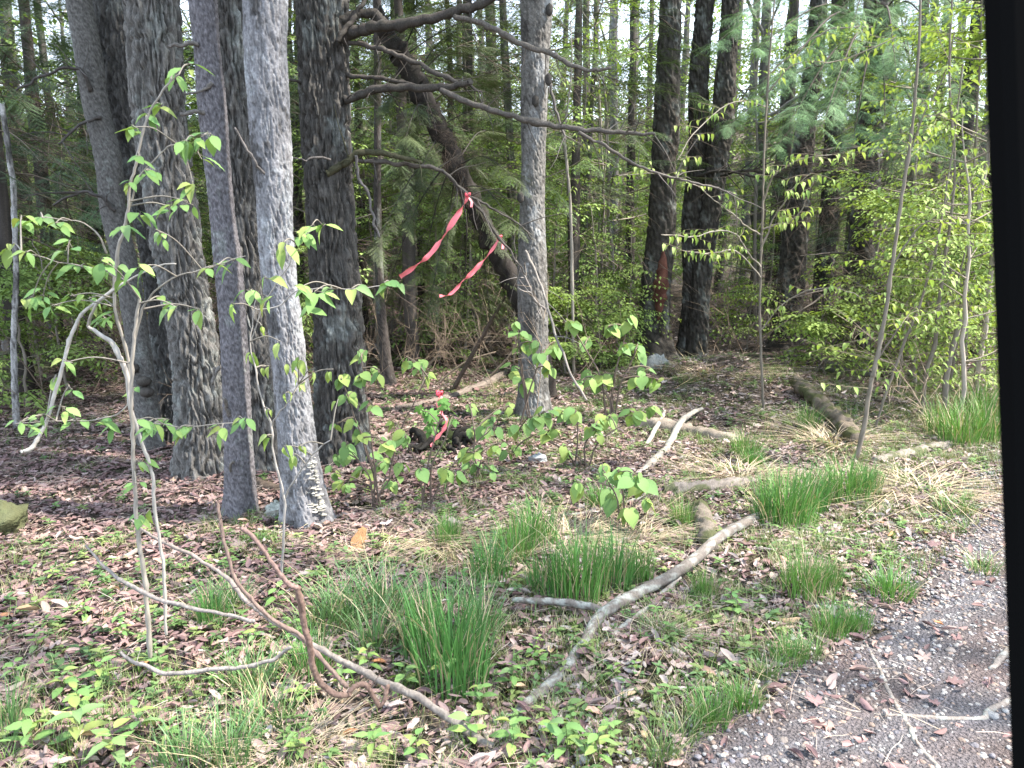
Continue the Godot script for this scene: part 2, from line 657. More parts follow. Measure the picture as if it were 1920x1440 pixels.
# ---------------------------------------------------------------- the setting
func ground_and_road() -> void:
	var xs := PackedFloat32Array()
	var zs := PackedFloat32Array()
	var x := 0.0
	var step := 0.07
	while x < 110.0:
		xs.append(x)
		x += step
		if x > 6.0:
			step *= 1.09
	var back := xs.duplicate()
	back.reverse()
	var all := PackedFloat32Array()
	for k in back:
		if k > 0.0:
			all.append(-k)
	all.append_array(xs)
	xs = all
	var z := 14.0
	while z > 1.0:
		zs.append(z)
		z -= 0.8
	step = 0.07
	while z > -130.0:
		zs.append(z)
		z -= step
		if z < -9.0:
			step *= 1.05
	var g := Geo.new()
	for zz in zs:
		for xx in xs:
			var h := height(xx, zz)
			var n1 := noise_a.get_noise_2d(xx * 1.3, zz * 1.3)
			var n2 := noise_b.get_noise_2d(xx * 7.0, zz * 7.0)
			h += 0.02 * n2 * (1.0 if xx < edge_of(-zz) else 0.1)
			var col := lin(0.13, 0.1, 0.08).lerp(lin(0.22, 0.175, 0.14), clampf(0.5 + n2, 0.0, 1.0))
			if n1 > 0.2:
				col = col.lerp(lin(0.07, 0.09, 0.035), clampf((n1 - 0.2) * 2.5, 0.0, 0.7))
			g.vert(Vector3(xx, h, zz), col)
	var w := xs.size()
	for j in zs.size() - 1:
		for i in w - 1:
			var q := j * w + i
			g.quad(q, q + w, q + w + 1, q + 1)
	structure(g, "ground", M.soil)
	# the gravel road: a sheet whose ragged border dips under the soil
	g = Geo.new()
	var rows := []
	z = 6.0
	while z > -26.0:
		rows.append(z)
		z -= 0.09 if z > -10.0 else 0.25
	var cols := 70
	for zz in rows:
		var e := edge_of(-zz)
		for i in cols:
			var s := float(i) / (cols - 1)
			var xx: float = e - 0.5 + 0.06 * i + pow(s, 3.0) * 3.0
			var ins: float = xx - e + 0.32 * noise_a.get_noise_2d(xx * 2.3, zz * 2.3) + 0.18 * noise_b.get_noise_2d(xx * 6.0, zz * 6.0)
			var h := height(xx, zz) + clampf(ins, -0.4, 0.25) * 0.05 + 0.008 * noise_b.get_noise_2d(xx * 14.0, zz * 14.0)
			var t := noise_a.get_noise_2d(xx * 1.7 + 20.0, zz * 1.7)
			var col := lin(0.19, 0.178, 0.185).lerp(lin(0.19, 0.15, 0.14), clampf(0.5 + t * 1.4, 0.0, 1.0))
			g.vert(Vector3(xx, h, zz), col * (1.0 + 0.3 * noise_b.get_noise_2d(xx * 20.0, zz * 20.0)))
	for j in rows.size() - 1:
		for i in cols - 1:
			var q := j * cols + i
			g.quad(q, q + cols, q + cols + 1, q + 1)
	structure(g, "road", M.gravel)


func litter() -> void:
	var r := RandomNumberGenerator.new()
	r.seed = 77
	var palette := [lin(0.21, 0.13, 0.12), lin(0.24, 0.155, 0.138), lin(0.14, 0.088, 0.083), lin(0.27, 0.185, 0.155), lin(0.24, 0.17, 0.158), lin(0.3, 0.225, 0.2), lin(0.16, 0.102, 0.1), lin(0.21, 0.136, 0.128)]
	var bleached := [lin(0.29, 0.225, 0.195), lin(0.32, 0.265, 0.24), lin(0.25, 0.185, 0.165), lin(0.36, 0.305, 0.28), lin(0.22, 0.16, 0.15), lin(0.29, 0.24, 0.225), lin(0.2, 0.145, 0.135), lin(0.33, 0.245, 0.19)]  # lit set of the same leaves: sunlight painted into the tint, not bleaching
	var where := []
	var tints := []
	for k in 8:
		where.append([])
		tints.append([])
	var bands := [[1.6, 4.0, 15000, 0.052], [4.0, 7.0, 28000, 0.053], [7.0, 12.0, 28000, 0.06], [12.0, 24.0, 16000, 0.085]]
	for b in bands:
		for i in b[2]:
			var d := sqrt(r.randf_range(b[0] * b[0], b[1] * b[1]))
			var x := r.randf_range(-0.78, 0.78) * (d + 0.6)
			var e := edge_of(d)
			if x > e - 0.25 and r.randf() > 0.25 * exp(-maxf(x - e, 0.0) * 1.5) + 0.02:
				continue
			var z := -d
			var k := r.randi() % 8
			if k >= 6 and r.randf() < 0.5:
				k = r.randi() % 6
			var s: float = b[3] * (0.5 + 1.1 * pow(r.randf(), 1.6))
			var bs := Basis(Vector3.UP, r.randf() * TAU) * Basis(Vector3.RIGHT, r.randf_range(-0.3, 0.3)) * Basis(Vector3(0, 0, 1), r.randf_range(-0.35, 0.35) + (PI if r.randf() < 0.4 else 0.0))
			where[k].append(Transform3D(bs.scaled(Vector3.ONE * s), Vector3(x, height(x, z) + r.randf_range(0.004, 0.03), z)))
			var dry := x < e - 0.2 and r.randf() < clampf(0.36 + 0.2 * x + 0.5 * noise_a.get_noise_2d(x * 0.8 + 3.0, z * 0.8), 0.06, 0.92)  # not dryness: paler tints grow likelier to the right, imitating the sunlit side
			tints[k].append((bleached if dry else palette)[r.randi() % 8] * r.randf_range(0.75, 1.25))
	var o := Node3D.new()
	o.name = "leaf_litter"
	add_child(o)
	tag(o, "brown and grey dead leaves covering the forest floor", "leaf litter")
	o.set_meta("kind", "stuff")
	for k in 8:
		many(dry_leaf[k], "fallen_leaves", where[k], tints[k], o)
	# dead grass stalks and needles of twigs
	var g := Geo.new()
	g.tube(PackedVector3Array([Vector3(0, 0, -0.5), Vector3(0.04, 0.03, -0.1), Vector3(-0.02, 0.02, 0.25), Vector3(0.03, 0.0, 0.5)]), PackedFloat32Array([0.012, 0.011, 0.009, 0.004]), 3, lin(1, 1, 1))
	var straw := g.mesh(M.dead_leaf)
	var w := []
	var t := []
	for i in 34000:
		var d := sqrt(r.randf_range(2.5, 120.0))
		var x := r.randf_range(-0.72, 0.75) * (d + 0.5)
		var road := x > edge_of(d) - 0.15
		if road and r.randf() < 0.55:
			continue
		var clump := noise_a.get_noise_2d(x * 1.9 + 70.0, d * 1.9)
		if r.randf() > 0.42 + clump * 1.5:
			continue
		var s := r.randf_range(0.06, 0.24)
		var bs := Basis(Vector3.UP, r.randf() * TAU) * Basis(Vector3.RIGHT, r.randf_range(-0.3, 0.3))
		bs = bs * Basis.from_scale(Vector3(s * 0.6, s * 0.6, s) if s > 0.1 else Vector3(s, s, s))
		w.append(Transform3D(bs, Vector3(x, height(x, -d) + r.randf_range(0.008, 0.04), -d)))
		t.append([lin(0.5, 0.4, 0.29), lin(0.38, 0.3, 0.25), lin(0.26, 0.2, 0.17), lin(0.42, 0.36, 0.31)][r.randi() % 4] * r.randf_range(0.8, 1.15))
	var so := many(straw, "dead_grass", w, t, self)
	tag(so, "pale dead grass stalks and fine twigs lying in the leaf litter", "dead grass")
	so.set_meta("kind", "stuff")
	# loose stones on the road
	w = []
	t = []
	var st := stone_mesh(r, 0.25, lin(1, 1, 1))
	for i in 45000:
		var d := sqrt(r.randf_range(2.0, 90.0))
		var e := edge_of(d)
		var x := e - 0.25 + absf(r.randfn(0.0, 1.1))
		if r.randf() < 0.3:
			x = e + r.randf_range(0.2, 3.5)
		var s := 0.0035 + 0.009 * pow(r.randf(), 2.5)
		if r.randf() < 0.02:
			s *= 2.0
		w.append(Transform3D(Basis.from_euler(Vector3(r.randf() * 6, r.randf() * 6, r.randf() * 6)).scaled(Vector3(s, s * 0.7, s)), Vector3(x, height(x, -d) + 0.012, -d)))
		t.append([lin(0.25, 0.24, 0.23), lin(0.2, 0.17, 0.15), lin(0.32, 0.295, 0.27), lin(0.15, 0.14, 0.15), lin(0.24, 0.18, 0.145)][r.randi() % 5] * r.randf_range(0.8, 1.25))
	so = many(st, "gravel", w, t, self)
	tag(so, "loose grey and tan gravel scattered over the track", "gravel")
	so.set_meta("kind", "stuff")


func stone_mesh(r: RandomNumberGenerator, rough: float, col: Color, rings := 6, sides := 9) -> ArrayMesh:
	var g := Geo.new()
	var seedv := Vector3(r.randf() * 90, r.randf() * 90, r.randf() * 90)
	for i in rings + 1:
		var a := PI * i / rings
		for k in sides:
			var o := Vector3(sin(a) * cos(TAU * k / sides), cos(a), sin(a) * sin(TAU * k / sides))
			var f := 1.0 + rough * 1.8 * noise_a.get_noise_3dv(o * 1.3 + seedv) + rough * 0.6 * noise_b.get_noise_3dv(o * 5.0 + seedv)
			g.vert(o * f, col * (1.0 + 0.35 * noise_b.get_noise_3dv(o * 6.0 + seedv)))
	for i in rings:
		for k in sides:
			var k2 := (k + 1) % sides
			var q := i * sides
			g.quad(q + k, q + sides + k, q + sides + k2, q + k2)
	return g.mesh(M.stone)


# ---------------------------------------------------------------- the trees one can tell apart
func twigs_on(g: Geo, path: PackedVector3Array, count: int, length: float, rad: float, col: Color, r: RandomNumberGenerator, drop := 0.3) -> void:
	for i in count:
		var k := r.randi_range(1, path.size() - 2)
		var p := path[k]
		var t := (path[k + 1] - path[k - 1]).normalized()
		var sd := t.cross(Vector3(r.randf_range(-1, 1), r.randf_range(-1, 1), r.randf_range(-1, 1))).normalized()
		var dir := (sd + t * r.randf_range(0.2, 0.9) - Vector3.UP * drop * r.randf()).normalized()
		var l := length * r.randf_range(0.4, 1.2)
		var pts := [v4(p, rad)]
		for j in 3:
			dir = (dir + Vector3(r.randf_range(-1, 1), r.randf_range(-1.3, 0.7), r.randf_range(-1, 1)) * 0.22).normalized()
			p += dir * l / 3.0
			pts.append(v4(p, rad * (0.7 - 0.22 * j)))
		var s := smooth_path(pts, 3)
		g.tube(s[0], s[1], 3, col * r.randf_range(0.8, 1.2))


func branch(parent: Node3D, list: Array, d0: float, d1: float, col: Color, sides := 7, twigs := 0, tw_len := 0.4, mat: Material = null, seed_n := 1) -> Array:
	var r := RandomNumberGenerator.new()
	r.seed = seed_n + int(list[0][0]) * 7 + int(list[0][1])
	var g := Geo.new()
	var s := limb(g, px_path(list, d0, d1), sides, col, 0.02, 6)
	if twigs:
		twigs_on(g, s[0], twigs, tw_len, maxf(0.002, metres(3.0, d0) * 0.5), col * 1.15, r)
	part(g, "branch", mat if mat else M.smooth_bark, parent)
	return s


func main_trees() -> void:
	var r := RandomNumberGenerator.new()
	r.seed = 31
	var grey := lin(0.19, 0.17, 0.155)
	var green := lin(0.15, 0.24, 0.05)
	# leaning grey birch-like tree
	var list := [[148, 0, 44], [165, 100, 47], [180, 200, 45], [203, 300, 46], [213, 400, 44], [236, 500, 44], [252, 600, 42], [267, 700, 44], [280, 800, 42], [286, 845, 44]]
	var t := new_tree("leaning_tree", "slim grey tree leaning beside the broad furrowed twin trunk", list, 6.9)
	trunk(t, "trunk", list, 6.9, "scale", lin(0.2, 0.19, 0.175), 60, 0.012, 11.0)
	high_crown(t, at(100, -1500, 7.2), Vector3(2.2, 2.0, 2.0), 170, green, r)
	branch(t, [[215, 395, 8], [190, 370, 6], [150, 360, 5], [100, 385, 4]], 6.8, 6.6, grey * 0.6, 5, 6)
	branch(t, [[170, 170, 9], [150, 130, 6], [90, 140, 5], [30, 170, 4]], 6.8, 6.5, grey * 0.6, 5, 8)
	branch(t, [[190, 220, 7], [150, 235, 5], [110, 270, 4]], 6.8, 6.6, grey * 0.6, 5, 6)
	var g: Geo
	for q in [[271, 715, 16], [248, 690, 10], [276, 735, 12]]:
		g = Geo.new()
		var p := at(q[0], q[1], 6.78)
		g.tube(PackedVector3Array([p + Vector3(0, -0.05, 0), p + Vector3(0, -0.03, 0.01), p, p + Vector3(0, 0.03, 0.01), p + Vector3(0, 0.05, 0)]), PackedFloat32Array([0.005, 0.05, 0.065, 0.05, 0.005]), 12, lin(0.13, 0.115, 0.1), 0.2, rng)
		part(g, "burl", M.bark, t)
	list = [[2, 190, 9], [10, 235, 9], [17, 290, 10], [24, 340, 10], [27, 400, 10], [30, 520, 10], [26, 640, 11], [30, 770, 12]]
	t = new_tree("birch_sapling", "thin crooked white stem standing by the mossy boulder", list, 7.6)
	trunk(t, "trunk", list, 7.6, "smooth", lin(0.5, 0.48, 0.45), 18, 0.03, 3.4, 0.2, M.smooth_bark)
	# the broad twin trunk
	list = [[244, 0, 112], [258, 200, 108], [279, 300, 104], [306, 400, 102], [321, 480, 100], [335, 600, 98], [345, 690, 98], [352, 800, 104]]
	t = new_tree("furrowed_tree", "massive dark furrowed trunk, the rear stem of a close pair", list, 7.4)
	trunk(t, "trunk", list, 7.4, "furrow", lin(0.15, 0.143, 0.132), 170, 0.02, 13.0)
	high_crown(t, at(200, -1500, 8.0), Vector3(3.0, 2.4, 2.6), 260, green, r)
	list = [[284, 0, 84], [297, 200, 82], [309, 300, 80], [324, 400, 78], [334, 480, 78], [356, 600, 76], [370, 700, 80], [377, 800, 84], [383, 892, 88]]
	t = new_tree("furrowed_tree", "tall grey furrowed trunk, the front stem of a close pair", list, 5.9)
	trunk(t, "trunk", list, 5.9, "furrow", lin(0.235, 0.222, 0.203), 170, 0.016, 13.0)
	high_crown(t, at(250, -1700, 6.2), Vector3(2.6, 2.4, 2.0), 240, green, r)
	# scaly purplish trunk
	list = [[380, 0, 50], [389, 100, 46], [398, 200, 52], [407, 300, 48], [417, 400, 47], [428, 500, 52], [436, 600, 50], [442, 700, 52], [446, 800, 53], [450, 900, 56], [451, 965, 60]]
	t = new_tree("scaly_tree", "straight trunk with fine scaly purplish grey bark and dead stubs", list, 5.0)
	trunk(t, "trunk", list, 5.0, "scale", lin(0.22, 0.205, 0.213), 72, 0.009, 12.0, 0.25)
	high_crown(t, at(330, -1800, 5.4), Vector3(2.0, 2.4, 1.6), 150, green, r)
	for q in [[[432, 780, 9], [424, 765, 7], [418, 745, 6]], [[430, 890, 6], [432, 870, 6], [436, 865, 5]], [[410, 690, 7], [404, 700, 6], [400, 722, 5], [402, 690, 4]], [[398, 155, 8], [375, 170, 5], [345, 175, 4]], [[372, 82, 9], [340, 84, 7], [318, 86, 6]], [[385, 210, 9], [360, 212, 8], [338, 214, 7]]]:
		branch(t, q, 4.92, 4.85, lin(0.2, 0.18, 0.16), 6)
	# furrowed trunk behind it
	list = [[424, 0, 60], [438, 200, 60], [452, 400, 58], [468, 600, 60], [486, 800, 62], [496, 885, 68]]
	t = new_tree("furrowed_tree", "dark furrowed trunk half hidden between the scaly and the pale trunk", list, 6.1)
	trunk(t, "trunk", list, 6.1, "furrow", lin(0.17, 0.16, 0.147), 120, 0.018, 12.0)
	high_crown(t, at(440, -1500, 6.9), Vector3(2.4, 2.2, 2.2), 170, green, r)
	# pale trunk with shelf fungi
	list = [[497, 0, 76], [498, 100, 73], [504, 200, 71], [511, 300, 69], [516, 400, 63], [521, 500, 62], [533, 600, 62], [544, 700, 65], [554, 800, 68], [565, 900, 74], [577, 985, 76]]
	t = new_tree("pale_tree", "pale grey trunk with small shelf fungi running up its foot", list, 4.8)
	var tr := trunk(t, "trunk", list, 4.8, "smooth", lin(0.27, 0.262, 0.265), 120, 0.011, 13.0, 0.42, M.smooth_bark)
	high_crown(t, at(520, -2000, 5.2), Vector3(2.6, 2.6, 2.0), 260, green, r)
	branch(t, [[505, 330, 7], [490, 320, 5], [470, 290, 5], [440, 240, 4]], 4.72, 4.6, grey, 5)
	shelf_fungi(t, r)
	# dark trunk that carries the big limbs
	list = [[604, 0, 82], [609, 200, 80], [620, 400, 80], [627, 500, 82], [634, 600, 83], [638, 700, 86], [640, 800, 90], [641, 868, 100]]
	t = new_tree("limbed_tree", "dark straight furrowed trunk that sends long bare limbs across the gap", list, 6.5)
	trunk(t, "trunk", list, 6.5, "furrow", lin(0.13, 0.12, 0.107), 170, 0.018, 14.0, 0.4)
	high_crown(t, at(620, -1500, 6.9), Vector3(2.8, 2.6, 2.4), 260, green, r)
	var dk := lin(0.085, 0.075, 0.065)
	branch(t, [[597, 250, 9], [599, 232, 15], [604, 190, 16], [610, 150, 15], [622, 100, 16], [628, 60, 18], [646, 36, 18], [672, 26, 17], [702, 26, 18], [716, 45, 20]], 6.33, 6.5, dk, 9, 4)
	branch(t, [[632, 78, 9], [650, 55, 10], [662, 35, 9], [680, 10, 8], [690, -20, 7]], 6.3, 6.4, dk, 7)
	branch(t, [[640, 72, 22], [668, 58, 21], [700, 52, 20], [760, 45, 19], [830, 30, 17], [880, 14, 15], [925, -2, 13], [980, -30, 10]], 6.4, 6.0, dk, 9, 8)
	branch(t, [[642, 78, 9], [690, 86, 9], [730, 97, 9], [780, 118, 9], [830, 142, 8], [870, 158, 6], [905, 172, 4]], 6.4, 6.3, dk * 1.3, 7, 12)
	branch(t, [[645, 188, 16], [680, 176, 15], [710, 165, 15], [760, 163, 15], [820, 166, 14], [850, 162, 12], [882, 153, 10]], 6.4, 6.2, dk, 9, 12)
	branch(t, [[648, 142, 9], [690, 145, 8], [730, 150, 8], [780, 160, 6], [830, 170, 4]], 6.45, 6.5, dk, 7, 8)
	branch(t, [[825, 168, 10], [850, 178, 11], [900, 200, 11], [960, 218, 11], [1000, 229, 11], [1060, 240, 10], [1120, 245, 9], [1180, 249, 7], [1228, 252, 5]], 6.2, 6.0, dk * 1.7, 7, 12)
	branch(t, [[852, 30, 9], [900, 42, 10], [940, 62, 10], [985, 85, 10], [1030, 100, 9], [1060, 116, 8], [1095, 131, 7], [1120, 131, 6], [1146, 128, 5]], 6.1, 5.9, dk * 1.9, 7, 8)
	branch(t, [[1085, 248, 7], [1120, 266, 6], [1160, 290, 6], [1200, 312, 5], [1240, 328, 5], [1290, 340, 4], [1340, 352, 4], [1380, 365, 3]], 6.0, 6.4, dk * 2.0, 6, 10)
	branch(t, [[612, 326, 13], [632, 315, 13], [648, 303, 13], [665, 291, 12], [690, 286, 12], [720, 288, 11], [760, 298, 9], [790, 306, 6]], 6.3, 6.4, lin(0.09, 0.085, 0.05), 8, 6)
	branch(t, [[655, 300, 6], [690, 302, 8], [740, 306, 8], [790, 312, 8], [828, 319, 7], [850, 340, 6], [876, 366, 6], [905, 400, 5], [932, 440, 5], [960, 475, 4], [985, 515, 3]], 6.35, 6.75, dk * 1.5, 7, 14)
	branch(t, [[830, 320, 5], [865, 352, 5], [900, 378, 5], [940, 400, 4], [970, 420, 3], [1000, 450, 2]], 6.5, 6.8, dk * 1.5, 6, 8)
	branch(t, [[668, 292, 6], [672, 330, 5], [685, 352, 5], [696, 385, 5], [702, 420, 5], [712, 445, 4]], 6.3, 6.3, grey * 1.1, 6)
	branch(t, [[620, 300, 5], [595, 296, 4], [570, 300, 3], [540, 292, 2]], 6.2, 6.0, grey, 5)
	branch(t, [[568, 155, 6], [550, 152, 5], [536, 150, 4]], 6.4, 6.3, dk, 5)
	# leaning dark hemlock trunk with its hanging foliage
	list = [[706, 22, 20], [728, 70, 25], [752, 110, 28], [778, 150, 30], [800, 200, 30], [826, 250, 30], [856, 310, 30], [890, 385, 28], [930, 470, 28], [968, 545, 30], [1008, 640, 32]]
	var hp := []
	for i in list.size():
		var d := lerpf(8.6, 9.4, i / 10.0)
		hp.append(v4(at(list[i][0], list[i][1], d), metres(list[i][2], d) * 0.62))
	var foot := at(1008, 640, 9.4)
	hp.append(v4(Vector3(foot.x + 0.15, height(foot.x, foot.z) - 0.1, foot.z), 0.12))
	t = thing("hemlock_tree", "dark hemlock leaning from behind the blotched trunk, with drooping dark foliage", "tree", Vector3(foot.x + 0.15, height(foot.x, foot.z), foot.z))
	g = Geo.new()
	limb(g, hp, 14, lin(0.07, 0.062, 0.055), 0.03, 9, 0.35)
	part(g, "trunk", M.bark, t)
	var where := []
	var tints := []
	var dead := []
	for q in [[800, 190, 740, 330], [826, 250, 760, 420], [850, 300, 790, 520], [856, 310, 830, 590], [880, 350, 870, 600], [826, 250, 900, 330], [890, 385, 920, 600], [800, 200, 870, 170], [870, 350, 960, 420], [778, 150, 720, 200], [840, 270, 700, 470], [850, 290, 720, 560], [870, 330, 800, 600], [900, 400, 950, 570], [778, 150, 850, 60], [860, 300, 930, 250], [752, 110, 820, 20], [740, 90, 780, 10], [778, 150, 900, 90], [800, 200, 930, 150], [740, 90, 690, 160], [800, 200, 760, 260], [820, 240, 950, 210], [860, 310, 960, 330], [730, 70, 850, 10], [750, 110, 960, 40]]:
		var a := at(q[0], q[1], 9.0)
		var b := at(q[2], q[3], 9.0 + r.randf_range(-1.3, 1.3))
		bough(t, a, b, lin(0.05, 0.045, 0.04), 40, where, tints, dead, r, lin(0.085, 0.115, 0.045), 0.55)
	for i in 26:
		# the tangle of dead twigs in the middle of the trunk
		var p := at(850 + r.randfn(0, 14), 272 + r.randfn(0, 20), 8.85 + r.randfn(0, 0.08))
		dead.append(Transform3D(turned(Vector3(r.randf_range(-1, 1), r.randf_range(-1, 1), r.randf_range(-1, 1)), Vector3(0.3, 1, 0.2)).scaled(Vector3.ONE * 0.35), p))
	many(spray[0], "crown", where, tints, t)
	var bare := []
	for i in dead.size():
		bare.append(lin(0.7, 0.65, 0.6))
	many(dead_spray[0], "dead_twigs", dead, bare, t)
	# smooth blotched trunk in the middle
	list = [[1006, 0, 57], [1004, 100, 50], [1001, 200, 48], [1000, 300, 44], [998, 400, 46], [998, 500, 54], [999, 600, 56], [1000, 700, 54], [1001, 782, 62]]
	t = new_tree("blotched_tree", "light grey trunk with dark blotches and knots, standing alone in the gap", list, 8.3)
	trunk(t, "trunk", list, 8.3, "smooth", lin(0.22, 0.207, 0.19), 84, 0.013, 12.0, 0.25, M.smooth_bark)
	high_crown(t, at(1000, -1100, 8.4), Vector3(2.4, 2.2, 2.2), 170, green, r)
	for q in [[1028, 150, 10], [976, 370, 7], [1030, 20, 12], [1004, 190, 9]]:
		g = Geo.new()
		var p := at(q[0], q[1], 8.19)
		g.tube(PackedVector3Array([p + Vector3(0, -0.06, 0.02), p + Vector3(0, -0.03, 0.03), p + Vector3(0, 0.03, 0.03), p + Vector3(0, 0.06, 0.02)]), PackedFloat32Array([0.008, 0.038, 0.034, 0.008]), 10, lin(0.12, 0.11, 0.1), 0.2, rng)
		part(g, "knot", M.bark, t)
	branch(t, [[1028, 150, 8], [1034, 165, 6], [1042, 205, 5], [1060, 262, 4]], 8.2, 8.1, grey, 5, 6)
	branch(t, [[1022, 580, 6], [1000, 560, 5], [985, 520, 4], [960, 480, 3]], 8.1, 7.8, lin(0.3, 0.27, 0.25), 5, 5)
	branch(t, [[985, 470, 5], [1015, 540, 5], [1040, 620, 5], [1070, 700, 5], [1100, 750, 5]], 7.9, 7.2, lin(0.3, 0.27, 0.24), 5, 4)
	# thin dark pole
	list = [[707, 0, 15], [708, 200, 14], [708, 400, 15], [713, 560, 18], [720, 640, 21], [727, 728, 25]]
	t = new_tree("pole_tree", "thin dark straight pole tree between the limbed trunk and the ribbons", list, 10.4)
	trunk(t, "trunk", list, 10.4, "scale", lin(0.12, 0.105, 0.095), 28, 0.03, 9.0, 0.5)
	high_crown(t, at(720, -700, 10.6), Vector3(1.6, 1.6, 1.6), 60, green, r)
	# the clump of old trunks on the right
	var clump := [
		["tallest trunk of the old clump, with a red brown scar low down", [[1258, 0, 34], [1252, 150, 40], [1250, 240, 44], [1243, 330, 42], [1241, 420, 48], [1230, 540, 52], [1226, 620, 58], [1224, 668, 74]], 13.0],
		["middle dark trunk of the old clump beside the mossy bank", [[1322, 0, 28], [1310, 150, 32], [1309, 300, 34], [1298, 420, 36], [1299, 540, 34], [1290, 670, 40]], 13.4],
		["outer trunk of the old clump, bulging and leaning outward", [[1370, 0, 26], [1358, 180, 36], [1352, 230, 44], [1345, 300, 36], [1332, 400, 34], [1318, 500, 32], [1306, 660, 36]], 13.2],
		["straight dark trunk behind the fallen log", [[1536, 0, 26], [1521, 150, 30], [1506, 280, 34], [1494, 400, 42], [1484, 520, 46], [1476, 600, 48], [1474, 650, 56]], 14.4],
		["lean grey trunk between the straight trunk and the saplings", [[1575, 0, 26], [1566, 200, 28], [1558, 350, 30], [1548, 480, 32], [1540, 560, 30], [1532, 640, 32]], 16.5],
		["pale slim trunk seen through the leaves behind the blotched trunk", [[1151, 0, 14], [1151, 150, 14], [1152, 300, 15], [1152, 450, 15], [1153, 600, 18]], 22.0]]
	for q in clump:
		t = new_tree("old_tree", q[0], q[1], q[2])
		var pale: bool = q[2] > 20.0
		trunk(t, "trunk", q[1], q[2], "smooth" if pale else "furrow", lin(0.33, 0.31, 0.3) if pale else lin(0.1, 0.09, 0.078), 48, 0.035, 13.0, 0.4)
		high_crown(t, at(q[1][0][0], -500, q[2]), Vector3(2.4, 1.8, 2.2), 110, green, r)
		if q[0].begins_with("tallest"):
			g = Geo.new()
			var s := px_path([[1244, 470, 4], [1242, 510, 22], [1238, 545, 26], [1236, 580, 12], [1234, 600, 3]], 12.76, 12.74)
			limb(g, s, 8, lin(0.22, 0.1, 0.075), 0.02, 5, 0.4)
			part(g, "scar", M.bark, t)
		elif not pale:
			branch(t, [[q[1][2][0], 330, 7], [q[1][2][0] + 50, 320, 5], [q[1][2][0] + 120, 335, 4]], q[2] - 0.2, q[2] - 1.0, dk, 5, 10, 0.6)


# a drooping bough with needle sprays on both sides; collects the sprays
func bough(parent: Node3D, a: Vector3, b: Vector3, col: Color, count: int, where: Array, tints: Array, dead: Array, r: RandomNumberGenerator, tint: Color, size := 1.0) -> void:
	var mid := a.lerp(b, 0.5) + Vector3(0, 0.12 * a.distance_to(b), 0)
	var rad := 0.005 + 0.0035 * a.distance_to(b)
	var s := smooth_path([v4(a, rad), v4(mid, rad * 0.7), v4(b, 0.002)], 6)
	var g := Geo.new()
	g.tube(s[0], s[1], 5, col, 0.2, rng)
	part(g, "branch", M.twig_bark, parent)
	var path: PackedVector3Array = s[0]
	for i in count:
		var f := pow((i + r.randf()) / count, 0.7)
		var k := clampi(int(f * (path.size() - 1)), 0, path.size() - 2)
		var t := (path[k + 1] - path[k]).normalized()
		var sd := t.cross(Vector3.UP).normalized() * (1.0 if i % 2 == 0 else -1.0)
		var dir := (sd * r.randf_range(0.3, 1.1) + t * r.randf_range(0.3, 1.0) + Vector3(0, r.randf_range(-0.6, 0.1), r.randf_range(-0.3, 0.3))).normalized()
		if f < 0.25 and r.randf() < 0.5:
			dead.append(Transform3D(turned(dir).scaled(Vector3.ONE * size * 0.5), path[k]))
			continue
		where.append(Transform3D(turned(dir, Vector3(r.randf_range(-0.4, 0.4), 1, r.randf_range(-0.4, 0.4))).scaled(Vector3.ONE * size * r.randf_range(0.6, 1.15)), path[k].lerp(path[k + 1], r.randf())))
		tints.append(tint * r.randf_range(0.7, 1.35))


func shelf_fungi(t: Node3D, r: RandomNumberGenerator) -> void:
	for i in 96:
		var s := pow(r.randf(), 0.7)
		var py := lerpf(846.0, 968.0, s)
		var in_x := r.randf()
		var px := lerpf(586.0, 607.0, s) - in_x * in_x * 26.0 * (0.25 + s) + r.randf_range(-2, 3)
		var p := at(px, py, 4.79 - 0.11 * sqrt(in_x) - r.randf_range(0.0, 0.02))
		var size := r.randf_range(0.006, 0.019) * (0.7 + 0.6 * s)
		var out := Vector3(1.0, 0, r.randf_range(0.2, 1.6)).normalized()
		var across := out.cross(Vector3.UP)
		var g := Geo.new()
		var c0 := lin(0.34, 0.325, 0.28) * r.randf_range(0.6, 1.25)
		var top := g.vert(p - out * size * 0.5 + Vector3(0, size * 0.35, 0), c0)
		var low := g.vert(p - out * size * 0.5 - Vector3(0, size * 0.4, 0), c0 * 0.9)
		var a := []
		var b := []
		for k in 8:
			var an := PI * (k / 7.0) - PI * 0.5
			var e := p + (out * cos(an) + across * sin(an)) * size * (1.0 + 0.15 * r.randf_range(-1, 1))
			a.append(g.vert(e + Vector3(0, size * 0.12, 0), c0 * 1.1))
			b.append(g.vert(e - Vector3(0, size * 0.08, 0), c0 * 1.15))
		for k in 7:
			g.tri(top, a[k], a[k + 1])
			g.quad(a[k], b[k], b[k + 1], a[k + 1])
			g.tri(low, b[k + 1], b[k])
		part(g, "shelf_fungus", M.fungus, t)


